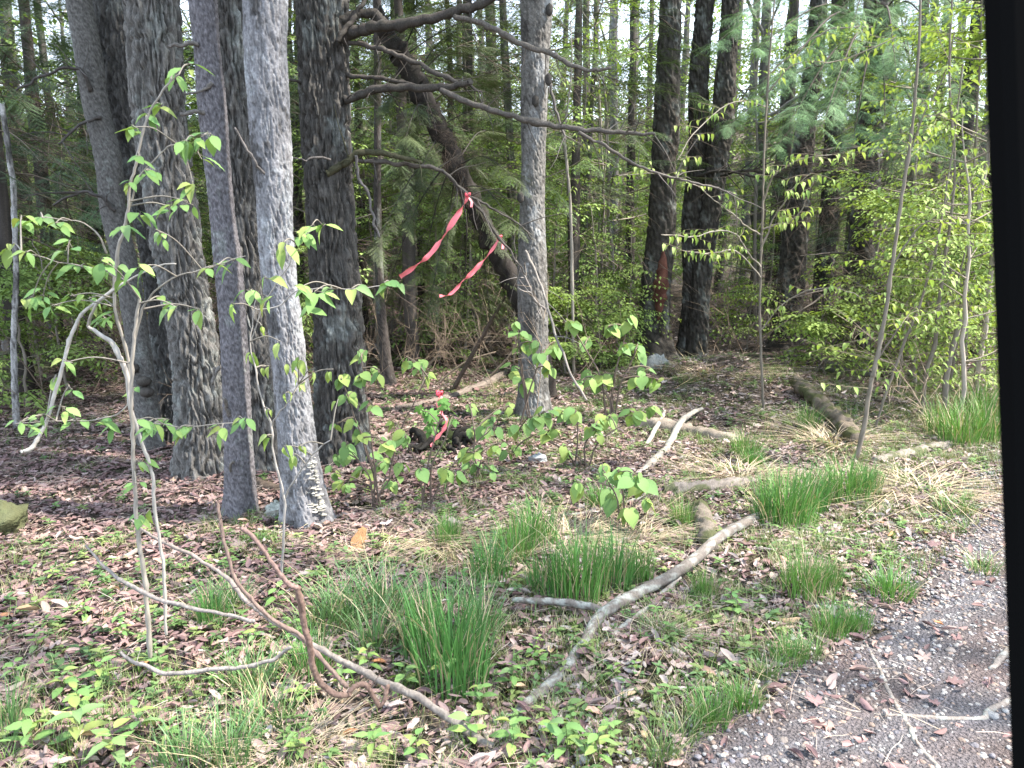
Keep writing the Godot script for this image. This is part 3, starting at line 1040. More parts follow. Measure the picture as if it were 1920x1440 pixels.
func ribbon(label: String, list: Array, d: float, r: RandomNumberGenerator) -> void:
	var first := at(list[0][0], list[0][1], d)
	var t := thing("flagging_ribbon", label, "ribbon", first, "pink flagging ribbons")
	var g := Geo.new()
	var s := smooth_path(px_path(list, d, d - 0.12), 7)
	var prev := []
	var n: int = s[0].size()
	for i in n:
		var tan: Vector3 = (s[0][mini(i + 1, n - 1)] - s[0][maxi(i - 1, 0)]).normalized()
		var f := float(i) / n
		var side := tan.cross(Vector3(0, 0, 1)).normalized().rotated(tan, 1.2 * sin(f * 9.0 + list[0][0]) + 0.5 * sin(f * 31.0))
		var w: float = s[1][i] * 0.72
		var col := lin(0.8, 0.19, 0.21) * (1.0 + 0.12 * noise_b.get_noise_3dv(s[0][i] * 40.0))
		var a := g.vert(s[0][i] - side * w, col)
		var m := g.vert(s[0][i] + tan.cross(side) * w * 0.35, col)
		var b := g.vert(s[0][i] + side * w, col)
		if i > 0:
			g.quad(prev[0], prev[1], m, a)
			g.quad(prev[1], prev[2], b, m)
		prev = [a, m, b]
	part(g, "streamer", M.ribbon, t)
	g = Geo.new()
	var ring := PackedVector3Array()
	var rr := PackedFloat32Array()
	for k in 13:
		var a := TAU * k / 12.0 * 1.0
		ring.append(first + Vector3(cos(a) * 0.018, 0.01 + 0.012 * sin(a * 2.0), sin(a) * 0.018))
		rr.append(0.009 + 0.004 * sin(k * 2.0))
	g.tube(ring, rr, 5, lin(0.74, 0.085, 0.12), 0.1, rng)
	part(g, "knot", M.ribbon, t)
	g = Geo.new()
	var e := first + Vector3(0.03, -0.09, 0.03)
	var m1 := first.lerp(e, 0.5) + Vector3(0.02, 0, 0)
	var ids := []
	for q in [[first, 0.006], [m1, 0.011], [e, 0.01]]:
		ids.append(g.vert(q[0] - Vector3(q[1], 0, -q[1] * 0.5), lin(0.78, 0.18, 0.2)))
		ids.append(g.vert(q[0] + Vector3(q[1], 0, -q[1] * 0.5), lin(0.78, 0.18, 0.2)))
	g.quad(ids[0], ids[1], ids[3], ids[2])
	g.quad(ids[2], ids[3], ids[5], ids[4])
	part(g, "loose_end", M.ribbon, t)


# ---------------------------------------------------------------- shrubs and saplings with leaves one can pick out
func leaf_at(parent: Node3D, kinds: Array, p: Vector3, dir: Vector3, size: float, r: RandomNumberGenerator, up := Vector3.UP) -> void:
	var b := turned(dir, (up + Vector3(r.randf_range(-1, 1), 0, r.randf_range(-1, 1)) * 0.35).normalized()).scaled(Vector3.ONE * size)
	piece(kinds[r.randi() % kinds.size()], "leaf", Transform3D(b, p), parent)


# a cluster: leaves round a twig tip near a pixel; the twig runs back to the nearest stem
func cluster(parent: Node3D, kinds: Array, px: float, py: float, d: float, count: int, leaf_px: float, stems: PackedVector3Array, r: RandomNumberGenerator, twig_col: Color, spread := 16.0, hang := 0.35) -> void:
	var tip := at(px, py, d)
	var best := tip + Vector3(0, -0.1, 0)
	var far := 1e9
	for q in stems:
		var l := q.distance_to(tip) + 0.6 * maxf(q.y - tip.y, 0.0)
		if l < far:
			far = l
			best = q
	var g := Geo.new()
	if best.distance_to(tip) > 0.02:
		var mid := best.lerp(tip, 0.55) + Vector3(0, 0.1 * best.distance_to(tip), 0)
		limb(g, [v4(best, metres(3.4, d) * 0.5), v4(mid, metres(2.6, d) * 0.5), v4(tip, metres(1.8, d) * 0.5)], 4, twig_col, 0.0, 5, 0.1)
	var held := []
	var along := (tip - best).normalized() if far < 1e8 else Vector3.RIGHT
	for i in count:
		var p := tip - along * metres(spread, d) * r.randf_range(-0.6, 1.3) + Vector3(r.randf_range(-1, 1), r.randf_range(-1, 1), r.randf_range(-1.4, 1.4)) * metres(spread, d) * 0.4
		var dir := Vector3(r.randf_range(-1, 1), -hang * r.randf_range(0.2, 1.8), r.randf_range(-0.4, 1)).normalized()
		g.tube(PackedVector3Array([tip.lerp(best, r.randf() * 0.12), p]), PackedFloat32Array([metres(1.6, d) * 0.5, metres(1.2, d) * 0.5]), 3, twig_col)
		held.append([p, dir])
	var twig := part(g, "twig", M.twig_bark, parent)
	for q in held:
		leaf_at(twig, kinds, q[0], q[1], metres(leaf_px, d) * r.randf_range(0.6, 1.25), r, Vector3(0, 1, 0.35))


func stems_of(parent: Node3D, lists: Array, d0: float, d1: float, col: Color, sides := 7) -> PackedVector3Array:
	var all := PackedVector3Array()
	for l in lists:
		var g := Geo.new()
		var s := limb(g, px_path(thinner(l, 0.85), d0, d1), sides, col, 0.008, 6, 0.25)
		part(g, "stem", M.twig_bark, parent)
		all.append_array(s[0])
	return all


func near_sapling() -> void:
	var r := RandomNumberGenerator.new()
	r.seed = 404
	var d := 3.1
	var foot := on_ground(283, 1248)
	d = -foot.z
	var t := thing("leafy_sapling", "young sapling with broad toothed leaves before the twin trunk", "sapling", foot)
	var col := lin(0.27, 0.24, 0.2)
	var stems := stems_of(t, [
		[[283, 1256, 11], [276, 1140, 11], [268, 1060, 10], [260, 1000, 10], [252, 900, 9], [248, 800, 9], [246, 720, 8], [252, 640, 8], [262, 560, 7]],
		[[246, 740, 8], [236, 660, 7], [220, 600, 7], [214, 520, 7], [222, 470, 7], [236, 410, 7], [246, 345, 6], [258, 290, 6], [273, 225, 5], [300, 178, 4], [335, 140, 3]],
		[[252, 640, 6], [268, 580, 5], [290, 545, 4], [330, 520, 3], [380, 505, 3], [460, 480, 2]],
		[[236, 408, 5], [262, 330, 3], [290, 300, 3], [316, 276, 3], [350, 262, 2], [395, 250, 2]],
		[[215, 520, 5], [195, 505, 4], [160, 500, 3], [110, 490, 2], [40, 470, 2]],
		[[200, 475, 4], [190, 445, 4], [165, 425, 3], [140, 414, 2], [80, 408, 2]],
		[[246, 740, 5], [230, 770, 3], [190, 785, 3], [120, 790, 2], [30, 795, 2]],
		[[250, 830, 5], [262, 800, 4], [300, 795, 3], [360, 800, 2], [440, 792, 2]]], d, d - 0.1, col)
	for q in [[332, 140, 5], [352, 120, 3], [302, 198, 3], [274, 216, 3], [392, 250, 5], [348, 264, 4], [372, 288, 4], [252, 238, 4], [262, 292, 2], [284, 320, 3], [250, 345, 3], [320, 388, 3], [352, 378, 3], [262, 402, 3], [232, 424, 4], [292, 430, 3], [362, 345, 2], [40, 404, 3], [76, 408, 3], [104, 418, 3], [20, 464, 3], [48, 474, 3], [130, 450, 3], [190, 488, 6], [152, 498, 4], [212, 496, 5], [226, 520, 3], [262, 500, 3], [400, 500, 3], [440, 488, 3]]:
		cluster(t, leaf_ovate, q[0], q[1], d - 0.1 + r.randf_range(-0.2, 0.2), q[2] + 1, 31.0, stems, r, col * 0.8)
	for q in [[80, 555, 5], [100, 572, 4], [60, 560, 3], [132, 555, 4], [190, 592, 3], [216, 585, 3], [166, 560, 3], [105, 702, 2], [122, 680, 2], [130, 722, 2], [116, 762, 3], [40, 790, 4], [66, 780, 2], [90, 800, 2], [146, 786, 2], [186, 790, 1], [212, 794, 2], [262, 786, 2], [286, 796, 3], [312, 786, 3], [336, 802, 4], [352, 800, 3], [416, 806, 3], [456, 786, 4], [262, 866, 2], [255, 906, 2], [275, 962, 3], [246, 732, 2], [375, 580, 2], [330, 575, 3], [310, 560, 2]]:
		cluster(t, leaf_ovate, q[0], q[1], d - 0.05 + r.randf_range(-0.2, 0.2), q[2] + 1, 28.0, stems, r, col * 0.8)
	# pale dead arching stem through it
	foot = on_ground(312, 1182)
	var a := thing("arching_stem", "bare pale stem arching over to hang its broken end", "dead stem", foot)
	stems_of(a, [
		[[312, 1190, 7], [308, 1100, 7], [303, 1040, 7], [292, 960, 8], [286, 890, 8], [270, 840, 8], [252, 790, 9], [241, 735, 10], [234, 690, 11], [224, 668, 11], [200, 635, 10], [165, 612, 7]],
		[[232, 530, 5], [196, 556, 6], [172, 574, 7], [148, 596, 8], [132, 630, 8], [118, 690, 8], [100, 752, 8], [86, 790, 8], [74, 822, 9], [58, 842, 10], [42, 846, 9]],
		[[165, 612, 7], [172, 590, 6], [196, 556, 6], [280, 505, 4], [330, 495, 3]]], d + 0.05, d - 0.1, lin(0.36, 0.33, 0.29))
	# twiggy young maple whose leaves hang before the pale trunk
	foot = on_ground(528, 1080)
	d = -foot.z
	var b := thing("slender_sapling", "thin zigzag sapling with hanging young leaves before the pale trunk", "sapling", foot)
	stems = stems_of(b, [
		[[528, 1085, 6], [532, 1010, 6], [533, 940, 6], [524, 895, 5], [512, 845, 5], [508, 800, 5], [490, 745, 4], [478, 690, 4], [470, 640, 3], [480, 560, 3]],
		[[533, 935, 5], [552, 900, 4], [572, 870, 4], [592, 845, 4], [620, 825, 3]],
		[[508, 800, 4], [522, 775, 3], [538, 757, 3], [560, 720, 2]],
		[[480, 580, 3], [520, 575, 3], [560, 545, 3], [610, 541, 3], [660, 540, 2], [745, 534, 2]],
		[[470, 640, 3], [500, 560, 3], [540, 500, 3], [560, 450, 2], [610, 420, 2]]], d, d - 0.2, lin(0.32, 0.29, 0.26), 5)
	for q in [[606, 424, 4], [560, 436, 4], [530, 456, 3], [586, 420, 2], [505, 560, 3], [560, 540, 4], [590, 546, 3], [580, 580, 2], [620, 538, 2], [660, 540, 2], [720, 530, 3], [745, 535, 2], [500, 520, 2], [470, 545, 3]]:
		cluster(b, leaf_ovate, q[0], q[1], d - 0.3 + r.randf_range(-0.15, 0.15), q[2], 36.0, stems, r, col * 0.7)
	for q in [[526, 640, 2], [542, 682, 2], [500, 686, 2], [560, 670, 3], [572, 715, 2], [536, 736, 2], [500, 816, 2], [552, 850, 2], [536, 836, 2], [562, 836, 2], [506, 770, 2], [490, 610, 2], [590, 690, 2], [625, 692, 2], [634, 748, 1], [470, 660, 3], [440, 570, 2]]:
		cluster(b, leaf_droop, q[0], q[1], d - 0.2 + r.randf_range(-0.15, 0.15), q[2], 24.0, stems, r, col * 0.7, 10.0, 1.2)


func middle_shrubs() -> void:
	var r := RandomNumberGenerator.new()
	r.seed = 505
	var list := [
		["broad leaved shrub against the foot of the limbed trunk", [705, 960], [[678, 664, 4], [672, 708, 5], [712, 694, 3], [682, 814, 5], [722, 830, 4], [640, 790, 4], [652, 830, 3], [640, 852, 3], [722, 866, 3], [752, 870, 3], [700, 760, 2], [655, 740, 2], [640, 705, 2]], 26.0, 5.6],
		["low shrub with hanging leaves between the ribbon and the limbed trunk", [716, 930], [[622, 880, 2], [682, 880, 4], [690, 908, 3], [652, 910, 3], [765, 815, 3], [742, 792, 2], [640, 905, 2], [762, 668, 3], [784, 680, 3], [802, 700, 2], [735, 905, 3], [700, 850, 2]], 24.0, 5.7],
		["maple leaved shrub that carries the lowest pink ribbon", [800, 960], [[830, 752, 4], [792, 770, 4], [806, 792, 3], [850, 780, 2], [790, 882, 2], [832, 880, 3], [760, 815, 2], [852, 890, 2], [890, 850, 3], [920, 800, 3]], 30.0, 5.3],
		["leafy shrub hugging the foot of the blotched trunk", [985, 800], [[970, 606, 3], [986, 622, 3], [1000, 642, 3], [1012, 668, 4], [1030, 690, 3], [980, 710, 3], [972, 650, 2], [1040, 640, 2], [955, 690, 2]], 26.0, 7.6],
		["tall open shrub with dark stems right of the blotched trunk", [1150, 800], [[1070, 602, 2], [1106, 632, 2], [1140, 612, 4], [1176, 600, 4], [1160, 646, 3], [1192, 650, 3], [1110, 700, 4], [1132, 700, 4], [1092, 712, 3], [1152, 700, 2], [1212, 710, 2], [1236, 712, 2], [1196, 646, 2], [1220, 690, 2]], 28.0, 7.0],
		["dense low shrub before the split log", [1090, 880], [[1080, 770, 4], [1050, 770, 4], [1022, 770, 4], [1120, 790, 4], [1142, 780, 4], [1180, 770, 4], [1200, 772, 3], [1216, 760, 3], [1112, 802, 3], [1062, 840, 3], [1000, 780, 3], [1040, 800, 4], [970, 800, 3], [960, 850, 3]], 27.0, 6.6],
		["shrub with long pale leaves beside the forked dead branch", [1170, 990], [[1160, 880, 4], [1192, 890, 4], [1212, 900, 3], [1180, 950, 3], [1150, 920, 3], [1222, 926, 2], [1130, 880, 2], [1090, 905, 2]], 36.0, 5.2],
		["small leafy shrub between the ribbon stem and the blotched trunk", [895, 900], [[890, 800, 4], [930, 780, 4], [955, 760, 4], [905, 840, 4], [940, 830, 4], [870, 860, 3], [960, 900, 3], [920, 880, 3], [880, 760, 3]], 20.0, 6.1]]
	for q in list:
		var foot := on_ground(q[1][0], q[1][1])
		var d: float = minf(-foot.z, q[4] + 0.4)
		foot = on_ground(q[1][0], q[1][1])
		d = -foot.z
		var t := thing("broad_leaved_shrub", q[0], "shrub", foot, "broad-leaved shrubs under the trees")
		var lists := []
		var cl: Array = q[2]
		var b: Array = q[1]
		for k in range(0, cl.size(), 3):
			var c: Array = cl[k]
			lists.append([[b[0] + r.randf_range(-14, 14), b[1] + 6, 4.5], [lerpf(b[0], c[0], 0.3) + r.randf_range(-6, 6), lerpf(b[1], c[1], 0.45), 4], [lerpf(b[0], c[0], 0.75), lerpf(b[1], c[1], 0.8), 3], [c[0], c[1] + 6, 2]])
		var stems := stems_of(t, lists, d, d - 0.1, lin(0.13, 0.1, 0.08), 5)
		for c in cl:
			cluster(t, [leaf_maple] if q[0].begins_with("maple") and c[1] < 800 else leaf_heart, c[0], c[1], d + r.randf_range(-0.3, 0.25), c[2] + 2, q[3] * 0.82, stems, r, lin(0.15, 0.12, 0.09), 17.0, 0.6)


func right_saplings() -> void:
	var r := RandomNumberGenerator.new()
	r.seed = 606
	var bark := lin(0.2, 0.175, 0.14)
	var list := [
		["slim greenish sapling at the verge, its stem kinked near the ground", [[[1604, 866, 15], [1622, 790, 14], [1632, 720, 13], [1640, 690, 12], [1658, 600, 11], [1672, 500, 10], [1686, 400, 10], [1702, 300, 9], [1714, 200, 8], [1722, 100, 7], [1728, -40, 6]], [[1640, 680, 6], [1668, 640, 5], [1690, 610, 4]], [[1672, 500, 5], [1720, 430, 4], [1760, 400, 3], [1800, 330, 3]], [[1702, 300, 5], [1730, 220, 4], [1770, 140, 3], [1790, 60, 3]]], 46, 1.0],
		["thin dark sapling slanting behind the kinked sapling", [[[1640, 808, 8], [1660, 740, 8], [1682, 680, 8], [1700, 630, 7], [1725, 570, 7], [1745, 500, 6], [1760, 440, 6], [1775, 350, 5], [1790, 250, 4], [1805, 120, 4]], [[1700, 630, 4], [1740, 590, 4], [1800, 560, 3]]], 40, 1.0],
		["bent grey sapling with a swollen elbow by the tall verge grass", [[[1728, 786, 11], [1734, 720, 11], [1738, 690, 12], [1752, 650, 12], [1758, 600, 11], [1764, 540, 10], [1772, 480, 9], [1784, 400, 8], [1790, 300, 7], [1780, 150, 6], [1785, 0, 5]], [[1758, 600, 5], [1790, 540, 4], [1805, 490, 4], [1820, 420, 3]]], 50, 1.0],
		["straight young sapling farthest along the verge", [[[1770, 762, 10], [1784, 700, 10], [1792, 650, 10], [1798, 600, 9], [1812, 500, 8], [1822, 400, 7], [1830, 250, 6], [1838, 100, 5], [1842, -30, 4]], [[1798, 600, 5], [1830, 560, 4], [1850, 540, 3]]], 50, 1.0]]
	for q in list:
		var f: Array = q[1][0][0]
		var foot := on_ground(f[0], f[1])
		var d := -foot.z
		var t := thing("roadside_sapling", q[0], "sapling", foot, "young saplings along the verge")
		var slim := []
		for l in q[1]:
			slim.append(thinner(l, 0.78))
		var stems := stems_of(t, slim, d, d - 0.2, bark * 0.8)
		for k in q[2]:
			var s := stems[r.randi_range(int(stems.size() * 0.1), stems.size() - 1)]
			leaf_twig(t, s, r.randf_range(0.25, 0.75), d, leaf_droop, r.randi_range(4, 6), 0.058, r, 0.6)
	var thin := on_ground(1076, 700)
	var ts := thing("thin_sapling", "very thin pale sapling with a forked top behind the blotched trunk", "sapling", thin)
	var tst := stems_of(ts, [[[1076, 706, 7], [1074, 600, 7], [1072, 480, 7], [1069, 380, 6], [1062, 300, 6], [1058, 250, 5], [1066, 190, 4], [1072, 120, 3], [1070, 40, 2]], [[1060, 270, 4], [1048, 240, 3], [1030, 200, 2]]], -thin.z, -thin.z - 0.2, lin(0.3, 0.27, 0.23))
	for k in 26:
		leaf_twig(ts, tst[r.randi_range(int(tst.size() * 0.3), tst.size() - 1)], r.randf_range(0.3, 0.8), -thin.z, leaf_droop, 5, 0.062, r, 0.7)
	# a beech-like sapling with drooping new leaves in front of the old clump
	var foot := on_ground(1432, 770)
	var d := -foot.z
	var t := thing("beech_sapling", "grey sapling whose long twigs carry rows of drooping new leaves", "sapling", foot)
	var stems := stems_of(t, [
		[[1432, 776, 6], [1428, 700, 6], [1425, 600, 5.5], [1426, 500, 5], [1430, 400, 5], [1432, 300, 4.5], [1440, 150, 4], [1452, 0, 3]]], d, d - 0.2, bark * 0.75)
	for q in [
		[[1426, 500, 5], [1400, 470, 4], [1380, 440, 4], [1350, 432, 4], [1300, 444, 3], [1240, 440, 3]],
		[[1428, 440, 5], [1400, 425, 4], [1380, 405, 4], [1340, 375, 3], [1300, 345, 3], [1230, 326, 3], [1160, 330, 2]],
		[[1426, 470, 5], [1450, 410, 4], [1470, 380, 4], [1490, 350, 3], [1520, 325, 3]],
		[[1428, 430, 5], [1460, 420, 4], [1490, 410, 4], [1510, 380, 3], [1525, 340, 2]],
		[[1430, 380, 5], [1450, 330, 4], [1500, 300, 3], [1560, 290, 2]],
		[[1426, 520, 4], [1380, 470, 4], [1330, 475, 3], [1280, 470, 2]],
		[[1436, 200, 4], [1380, 190, 3], [1310, 240, 3], [1270, 300, 2]],
		[[1440, 140, 4], [1500, 90, 3], [1560, 55, 3], [1640, 50, 2]],
		[[1436, 180, 4], [1490, 120, 3], [1570, 115, 3], [1680, 70, 2]],
		[[1426, 620, 4], [1480, 560, 3], [1560, 540, 3], [1620, 560, 2]]]:
		var g := Geo.new()
		var s := limb(g, px_path(thinner(q, 0.7), d - 0.1, d - 0.7), 5, lin(0.25, 0.22, 0.18), 0.02, 5)
		part(g, "branch", M.twig_bark, t)
		var path: PackedVector3Array = s[0]
		for k in 10:
			var p := path[r.randi_range(int(path.size() * 0.2), path.size() - 1)]
			leaf_twig(t, p, r.randf_range(0.12, 0.35), d, leaf_droop, 4, 0.062, r, 1.2)


func thinner(list: Array, by: float) -> Array:
	var out := []
	for q in list:
		out.append([q[0], q[1], q[2] * by])
	return out


func leaf_twig(t: Node3D, p: Vector3, length: float, d: float, kinds: Array, count: int, size: float, r: RandomNumberGenerator, hang: float) -> void:
	var a := r.randf() * TAU
	var dir := Vector3(cos(a), r.randf_range(-0.1, 0.5), sin(a)).normalized()
	var pts := [v4(p, 0.003)]
	var q := p
	for i in 3:
		dir = (dir + Vector3(r.randf_range(-1, 1), r.randf_range(-0.8, 0.4), r.randf_range(-1, 1)) * 0.25).normalized()
		q += dir * length / 3.0
		pts.append(v4(q, 0.0024 - 0.0005 * i))
	var g := Geo.new()
	var s := limb(g, pts, 3, lin(0.2, 0.17, 0.12), 0.0, 3, 0.1)
	var twig := part(g, "twig", M.twig_bark, t)
	var path: PackedVector3Array = s[0]
	for i in count:
		var k := clampi(int((0.3 + 0.7 * i / maxf(count - 1, 1)) * (path.size() - 1)), 0, path.size() - 1)
		var sd := dir.cross(Vector3.UP).normalized() * (1.0 if i % 2 == 0 else -1.0)
		leaf_at(twig, kinds, path[k], (sd * 0.8 + dir * 0.5 + Vector3(0, -hang * r.randf_range(0.3, 1.0), 0)).normalized(), size * r.randf_range(0.75, 1.25), r)


# ---------------------------------------------------------------- hemlocks and the wood behind
func roadside_tree() -> void:
	# stands across the track, outside the picture; the front of the verge lies in its soft shade
	var r := RandomNumberGenerator.new()
	r.seed = 321
	var p := Vector3(10.6, 0.0, 0.6)
	var t := thing("roadside_tree", "tall leafy tree across the track whose crown overhangs the verge", "tree", p)
	var g := Geo.new()
	limb(g, [v4(p - Vector3(0, 0.3, 0), 0.34), v4(p + Vector3(-0.1, 2.5, 0), 0.25), v4(p + Vector3(-0.6, 6.0, -0.4), 0.2), v4(p + Vector3(-1.4, 11.0, -0.8), 0.05)], 16, lin(0.16, 0.145, 0.13), 0.03, 10, 0.3)
	for q in [Vector3(-6.5, 9.0, -4.5), Vector3(-5.0, 10.0, -1.5), Vector3(-5.5, 9.4, -5.0), Vector3(-2.5, 11.0, -3.0)]:
		limb(g, [v4(p + Vector3(-0.5, 5.2, -0.3), 0.11), v4(p + q * 0.6 + Vector3(0, 1.6, 0), 0.07), v4(p + q, 0.02)], 8, lin(0.16, 0.145, 0.13), 0.03, 6, 0.3)
	part(g, "trunk", M.bark, t)
	high_crown(t, Vector3(4.6, 9.2, -3.6), Vector3(2.3, 1.7, 2.6), 300, lin(0.16, 0.25, 0.06), r, 1.7)


func right_hemlock() -> void:
	var r := RandomNumberGenerator.new()
	r.seed = 808
	var list := [[1650, -40, 40], [1640, 150, 42], [1628, 300, 42], [1616, 450, 44], [1606, 560, 46], [1600, 650, 52]]
	var d := 13.2
	var t := new_tree("hemlock_tree", "spreading hemlock with blue green boughs spread above the verge saplings", list, d)
	trunk(t, "trunk", list, d, "furrow", lin(0.1, 0.09, 0.08), 36, 0.035, 15.0, 0.4)
	var where := []
	var tints := []
	var dead := []
	var tint := lin(0.14, 0.25, 0.105)
	for q in [[1640, 120, 1420, 180, 9.4], [1640, 130, 1480, 230, 9.0], [1640, 110, 1540, 240, 8.6], [1640, 140, 1600, 260, 8.8], [1640, 150, 1660, 250, 8.8], [1645, 100, 1720, 180, 9.0], [1640, 90, 1500, 110, 10.0], [1645, 60, 1420, 90, 10.5], [1645, 60, 1760, 80, 9.6], [1640, 200, 1700, 300, 9.6], [1640, 200, 1740, 270, 9.2], [1640, 190, 1450, 280, 10.4], [1645, 30, 1600, 40, 9.4], [1645, 20, 1380, 30, 10.0], [1648, 0, 1330, 90, 10.8], [1645, 80, 1820, 200, 10.2], [1640, 220, 1800, 300, 10.0], [1640, 140, 1360, 240, 11.2], [1645, 40, 1800, 20, 9.5], [1640, 100, 1460, 150, 8.8], [1640, 160, 1560, 200, 9.4], [1640, 70, 1680, 130, 9.0]]:
		var a := at(q[0], q[1], d)
		var b := at(q[2], q[3], q[4])
		bough(t, a, b, lin(0.06, 0.05, 0.042), 84, where, tints, dead, r, tint, 0.62)
	# bare dead boughs lower down
	for q in [[1625, 330, 1470, 300, 10.5], [1620, 380, 1540, 375, 10.0], [1620, 390, 1780, 385, 10.5], [1612, 480, 1500, 480, 10.6], [1612, 500, 1680, 560, 10.0], [1608, 540, 1480, 560, 10.4], [1606, 560, 1560, 640, 10.0], [1606, 560, 1690, 640, 9.6], [1630, 280, 1500, 290, 9.6], [1632, 250, 1800, 330, 9.8], [1610, 520, 1450, 620, 10.0], [1605, 580, 1530, 700, 9.4], [1605, 580, 1640, 720, 9.2]]:
		var a := at(q[0], q[1], d)
		var b := at(q[2], q[3], q[4])
		var g := Geo.new()
		var s := limb(g, [v4(a, 0.022), v4(a.lerp(b, 0.5) + Vector3(0, 0.05, 0), 0.015), v4(b, 0.004)], 5, lin(0.07, 0.06, 0.052), 0.03, 6)
		part(g, "branch", M.twig_bark, t)
		for i in 9:
			var p: Vector3 = s[0][r.randi_range(2, s[0].size() - 1)]
			dead.append(Transform3D(turned(Vector3(r.randf_range(-1, 1), r.randf_range(-0.7, 0.2), r.randf_range(-0.6, 1))).scaled(Vector3.ONE * r.randf_range(0.6, 1.1)), p))
	many(spray[1], "crown", where, tints, t)
	var bare := []
	for i in dead.size():
		bare.append(lin(0.75, 0.7, 0.66))
	many(dead_spray[1], "dead_twigs", dead, bare, t)


func far_conifer(p: Vector3, tall: float, r: RandomNumberGenerator, bare_to: float, label: String, tint: Color, lush: int) -> void:
	var t := thing("conifer_tree", label, "tree", p, "conifers standing back in the wood")
	var rad := tall * r.randf_range(0.007, 0.012)
	var g := Geo.new()
	var lean := Vector3(r.randf_range(-0.3, 0.3), 0, r.randf_range(-0.3, 0.3))
	limb(g, [v4(p - Vector3(0, 0.2, 0), rad * 1.35), v4(p + Vector3(0, 0.5, 0), rad), v4(p + lean * 0.5 + Vector3(0, tall * 0.5, 0), rad * 0.65), v4(p + lean + Vector3(0, tall, 0), 0.02)], 11, lin(0.115, 0.1, 0.09) * r.randf_range(0.8, 1.4), 0.04, 10, 0.35)
	part(g, "trunk", M.bark, t)
	var where := []
	var tints := []
	var dead := []
	var bare := []
	# boughs are dense in the lower crown and thin out above it
	var dense := minf(tall, 1.7 - p.z * 0.311 + 2.0)
	for i in int(lush * 0.8):
		var h := lerpf(bare_to, dense, pow(r.randf(), 1.2)) if r.randf() < 0.88 else r.randf_range(bare_to, tall)
		var f := (h - bare_to) / (tall - bare_to)
		var reach := (0.4 + 0.19 * tall * (1.0 - f)) * r.randf_range(0.35, 1.0)
		var a := r.randf() * TAU
		var o := Vector3(cos(a), 0, sin(a))
		var q := p + lean * h / tall + o * reach + Vector3(0, h - reach * 0.3, 0)
		where.append(Transform3D(turned(o + Vector3(r.randf_range(-0.7, 0.7), r.randf_range(-0.6, 0.0), r.randf_range(-0.7, 0.7)), Vector3(r.randf_range(-0.4, 0.4), 1, r.randf_range(-0.4, 0.4))).scaled(Vector3.ONE * r.randf_range(0.9, 1.7)), q))
		tints.append(tint * r.randf_range(0.6, 1.4))
	for i in 22:
		var h := r.randf_range(1.0, bare_to + 2.5)
		var a := r.randf() * TAU
		var o := Vector3(cos(a), r.randf_range(-0.25, 0.1), sin(a))
		dead.append(Transform3D(turned(o).scaled(Vector3.ONE * r.randf_range(1.3, 2.6)), p + lean * h / tall + Vector3(0, h, 0)))
		bare.append(lin(0.85, 0.8, 0.75) * r.randf_range(0.7, 1.3))
	many(spray[r.randi() % 3], "crown", where, tints, t)
	many(dead_spray[r.randi() % 3], "dead_twigs", dead, bare, t)


func far_broadleaf(p: Vector3, tall: float, rad: float, r: RandomNumberGenerator, label: String, col: Color, tint: Color, count: int) -> void:
	var t := thing("broadleaf_tree", label, "tree", p, "broadleaf trees standing back in the wood")
	var g := Geo.new()
	var lean := Vector3(r.randf_range(-0.9, 0.9), 0, r.randf_range(-0.5, 0.5))
	limb(g, [v4(p - Vector3(0, 0.2, 0), rad * 1.5), v4(p + Vector3(0, 0.6, 0), rad), v4(p + lean * 0.5 + Vector3(0, tall * 0.5, 0), rad * 0.75), v4(p + lean + Vector3(0, tall, 0), rad * 0.2)], 12, col, 0.05, 12, 0.4)
	part(g, "trunk", M.bark, t)
	g = Geo.new()
	for i in 7:
		var h := tall * r.randf_range(0.3, 0.9)
		var a := r.randf() * TAU
		var q := p + lean * h / tall + Vector3(0, h, 0)
		var e := q + Vector3(cos(a), r.randf_range(0.2, 0.8), sin(a)) * tall * 0.16
		limb(g, [v4(q, rad * 0.3), v4(q.lerp(e, 0.5) + Vector3(0, 0.2, 0), rad * 0.2), v4(e, 0.006)], 5, col, 0.05, 5)
	part(g, "limb", M.twig_bark, t)
	var where := []
	var tints := []
	for i in count:
		var q := Vector3(r.randf_range(-1, 1), r.randf_range(-1, 1), r.randf_range(-1, 1))
		var c := p + lean * 0.6 + Vector3(0, tall * 0.58, 0) + q * Vector3(tall * 0.22, tall * 0.3, tall * 0.2)
		where.append(Transform3D(turned(Vector3(q.x, r.randf_range(-0.4, 0.3), q.z) + Vector3(0.01, 0, 0), Vector3(r.randf_range(-0.5, 0.5), 1, r.randf_range(-0.5, 0.5))).scaled(Vector3.ONE * r.randf_range(1.3, 2.2)), c))
		tints.append(tint * r.randf_range(0.7, 1.35))
	many(sprig[r.randi() % 4], "crown", where, tints, t)


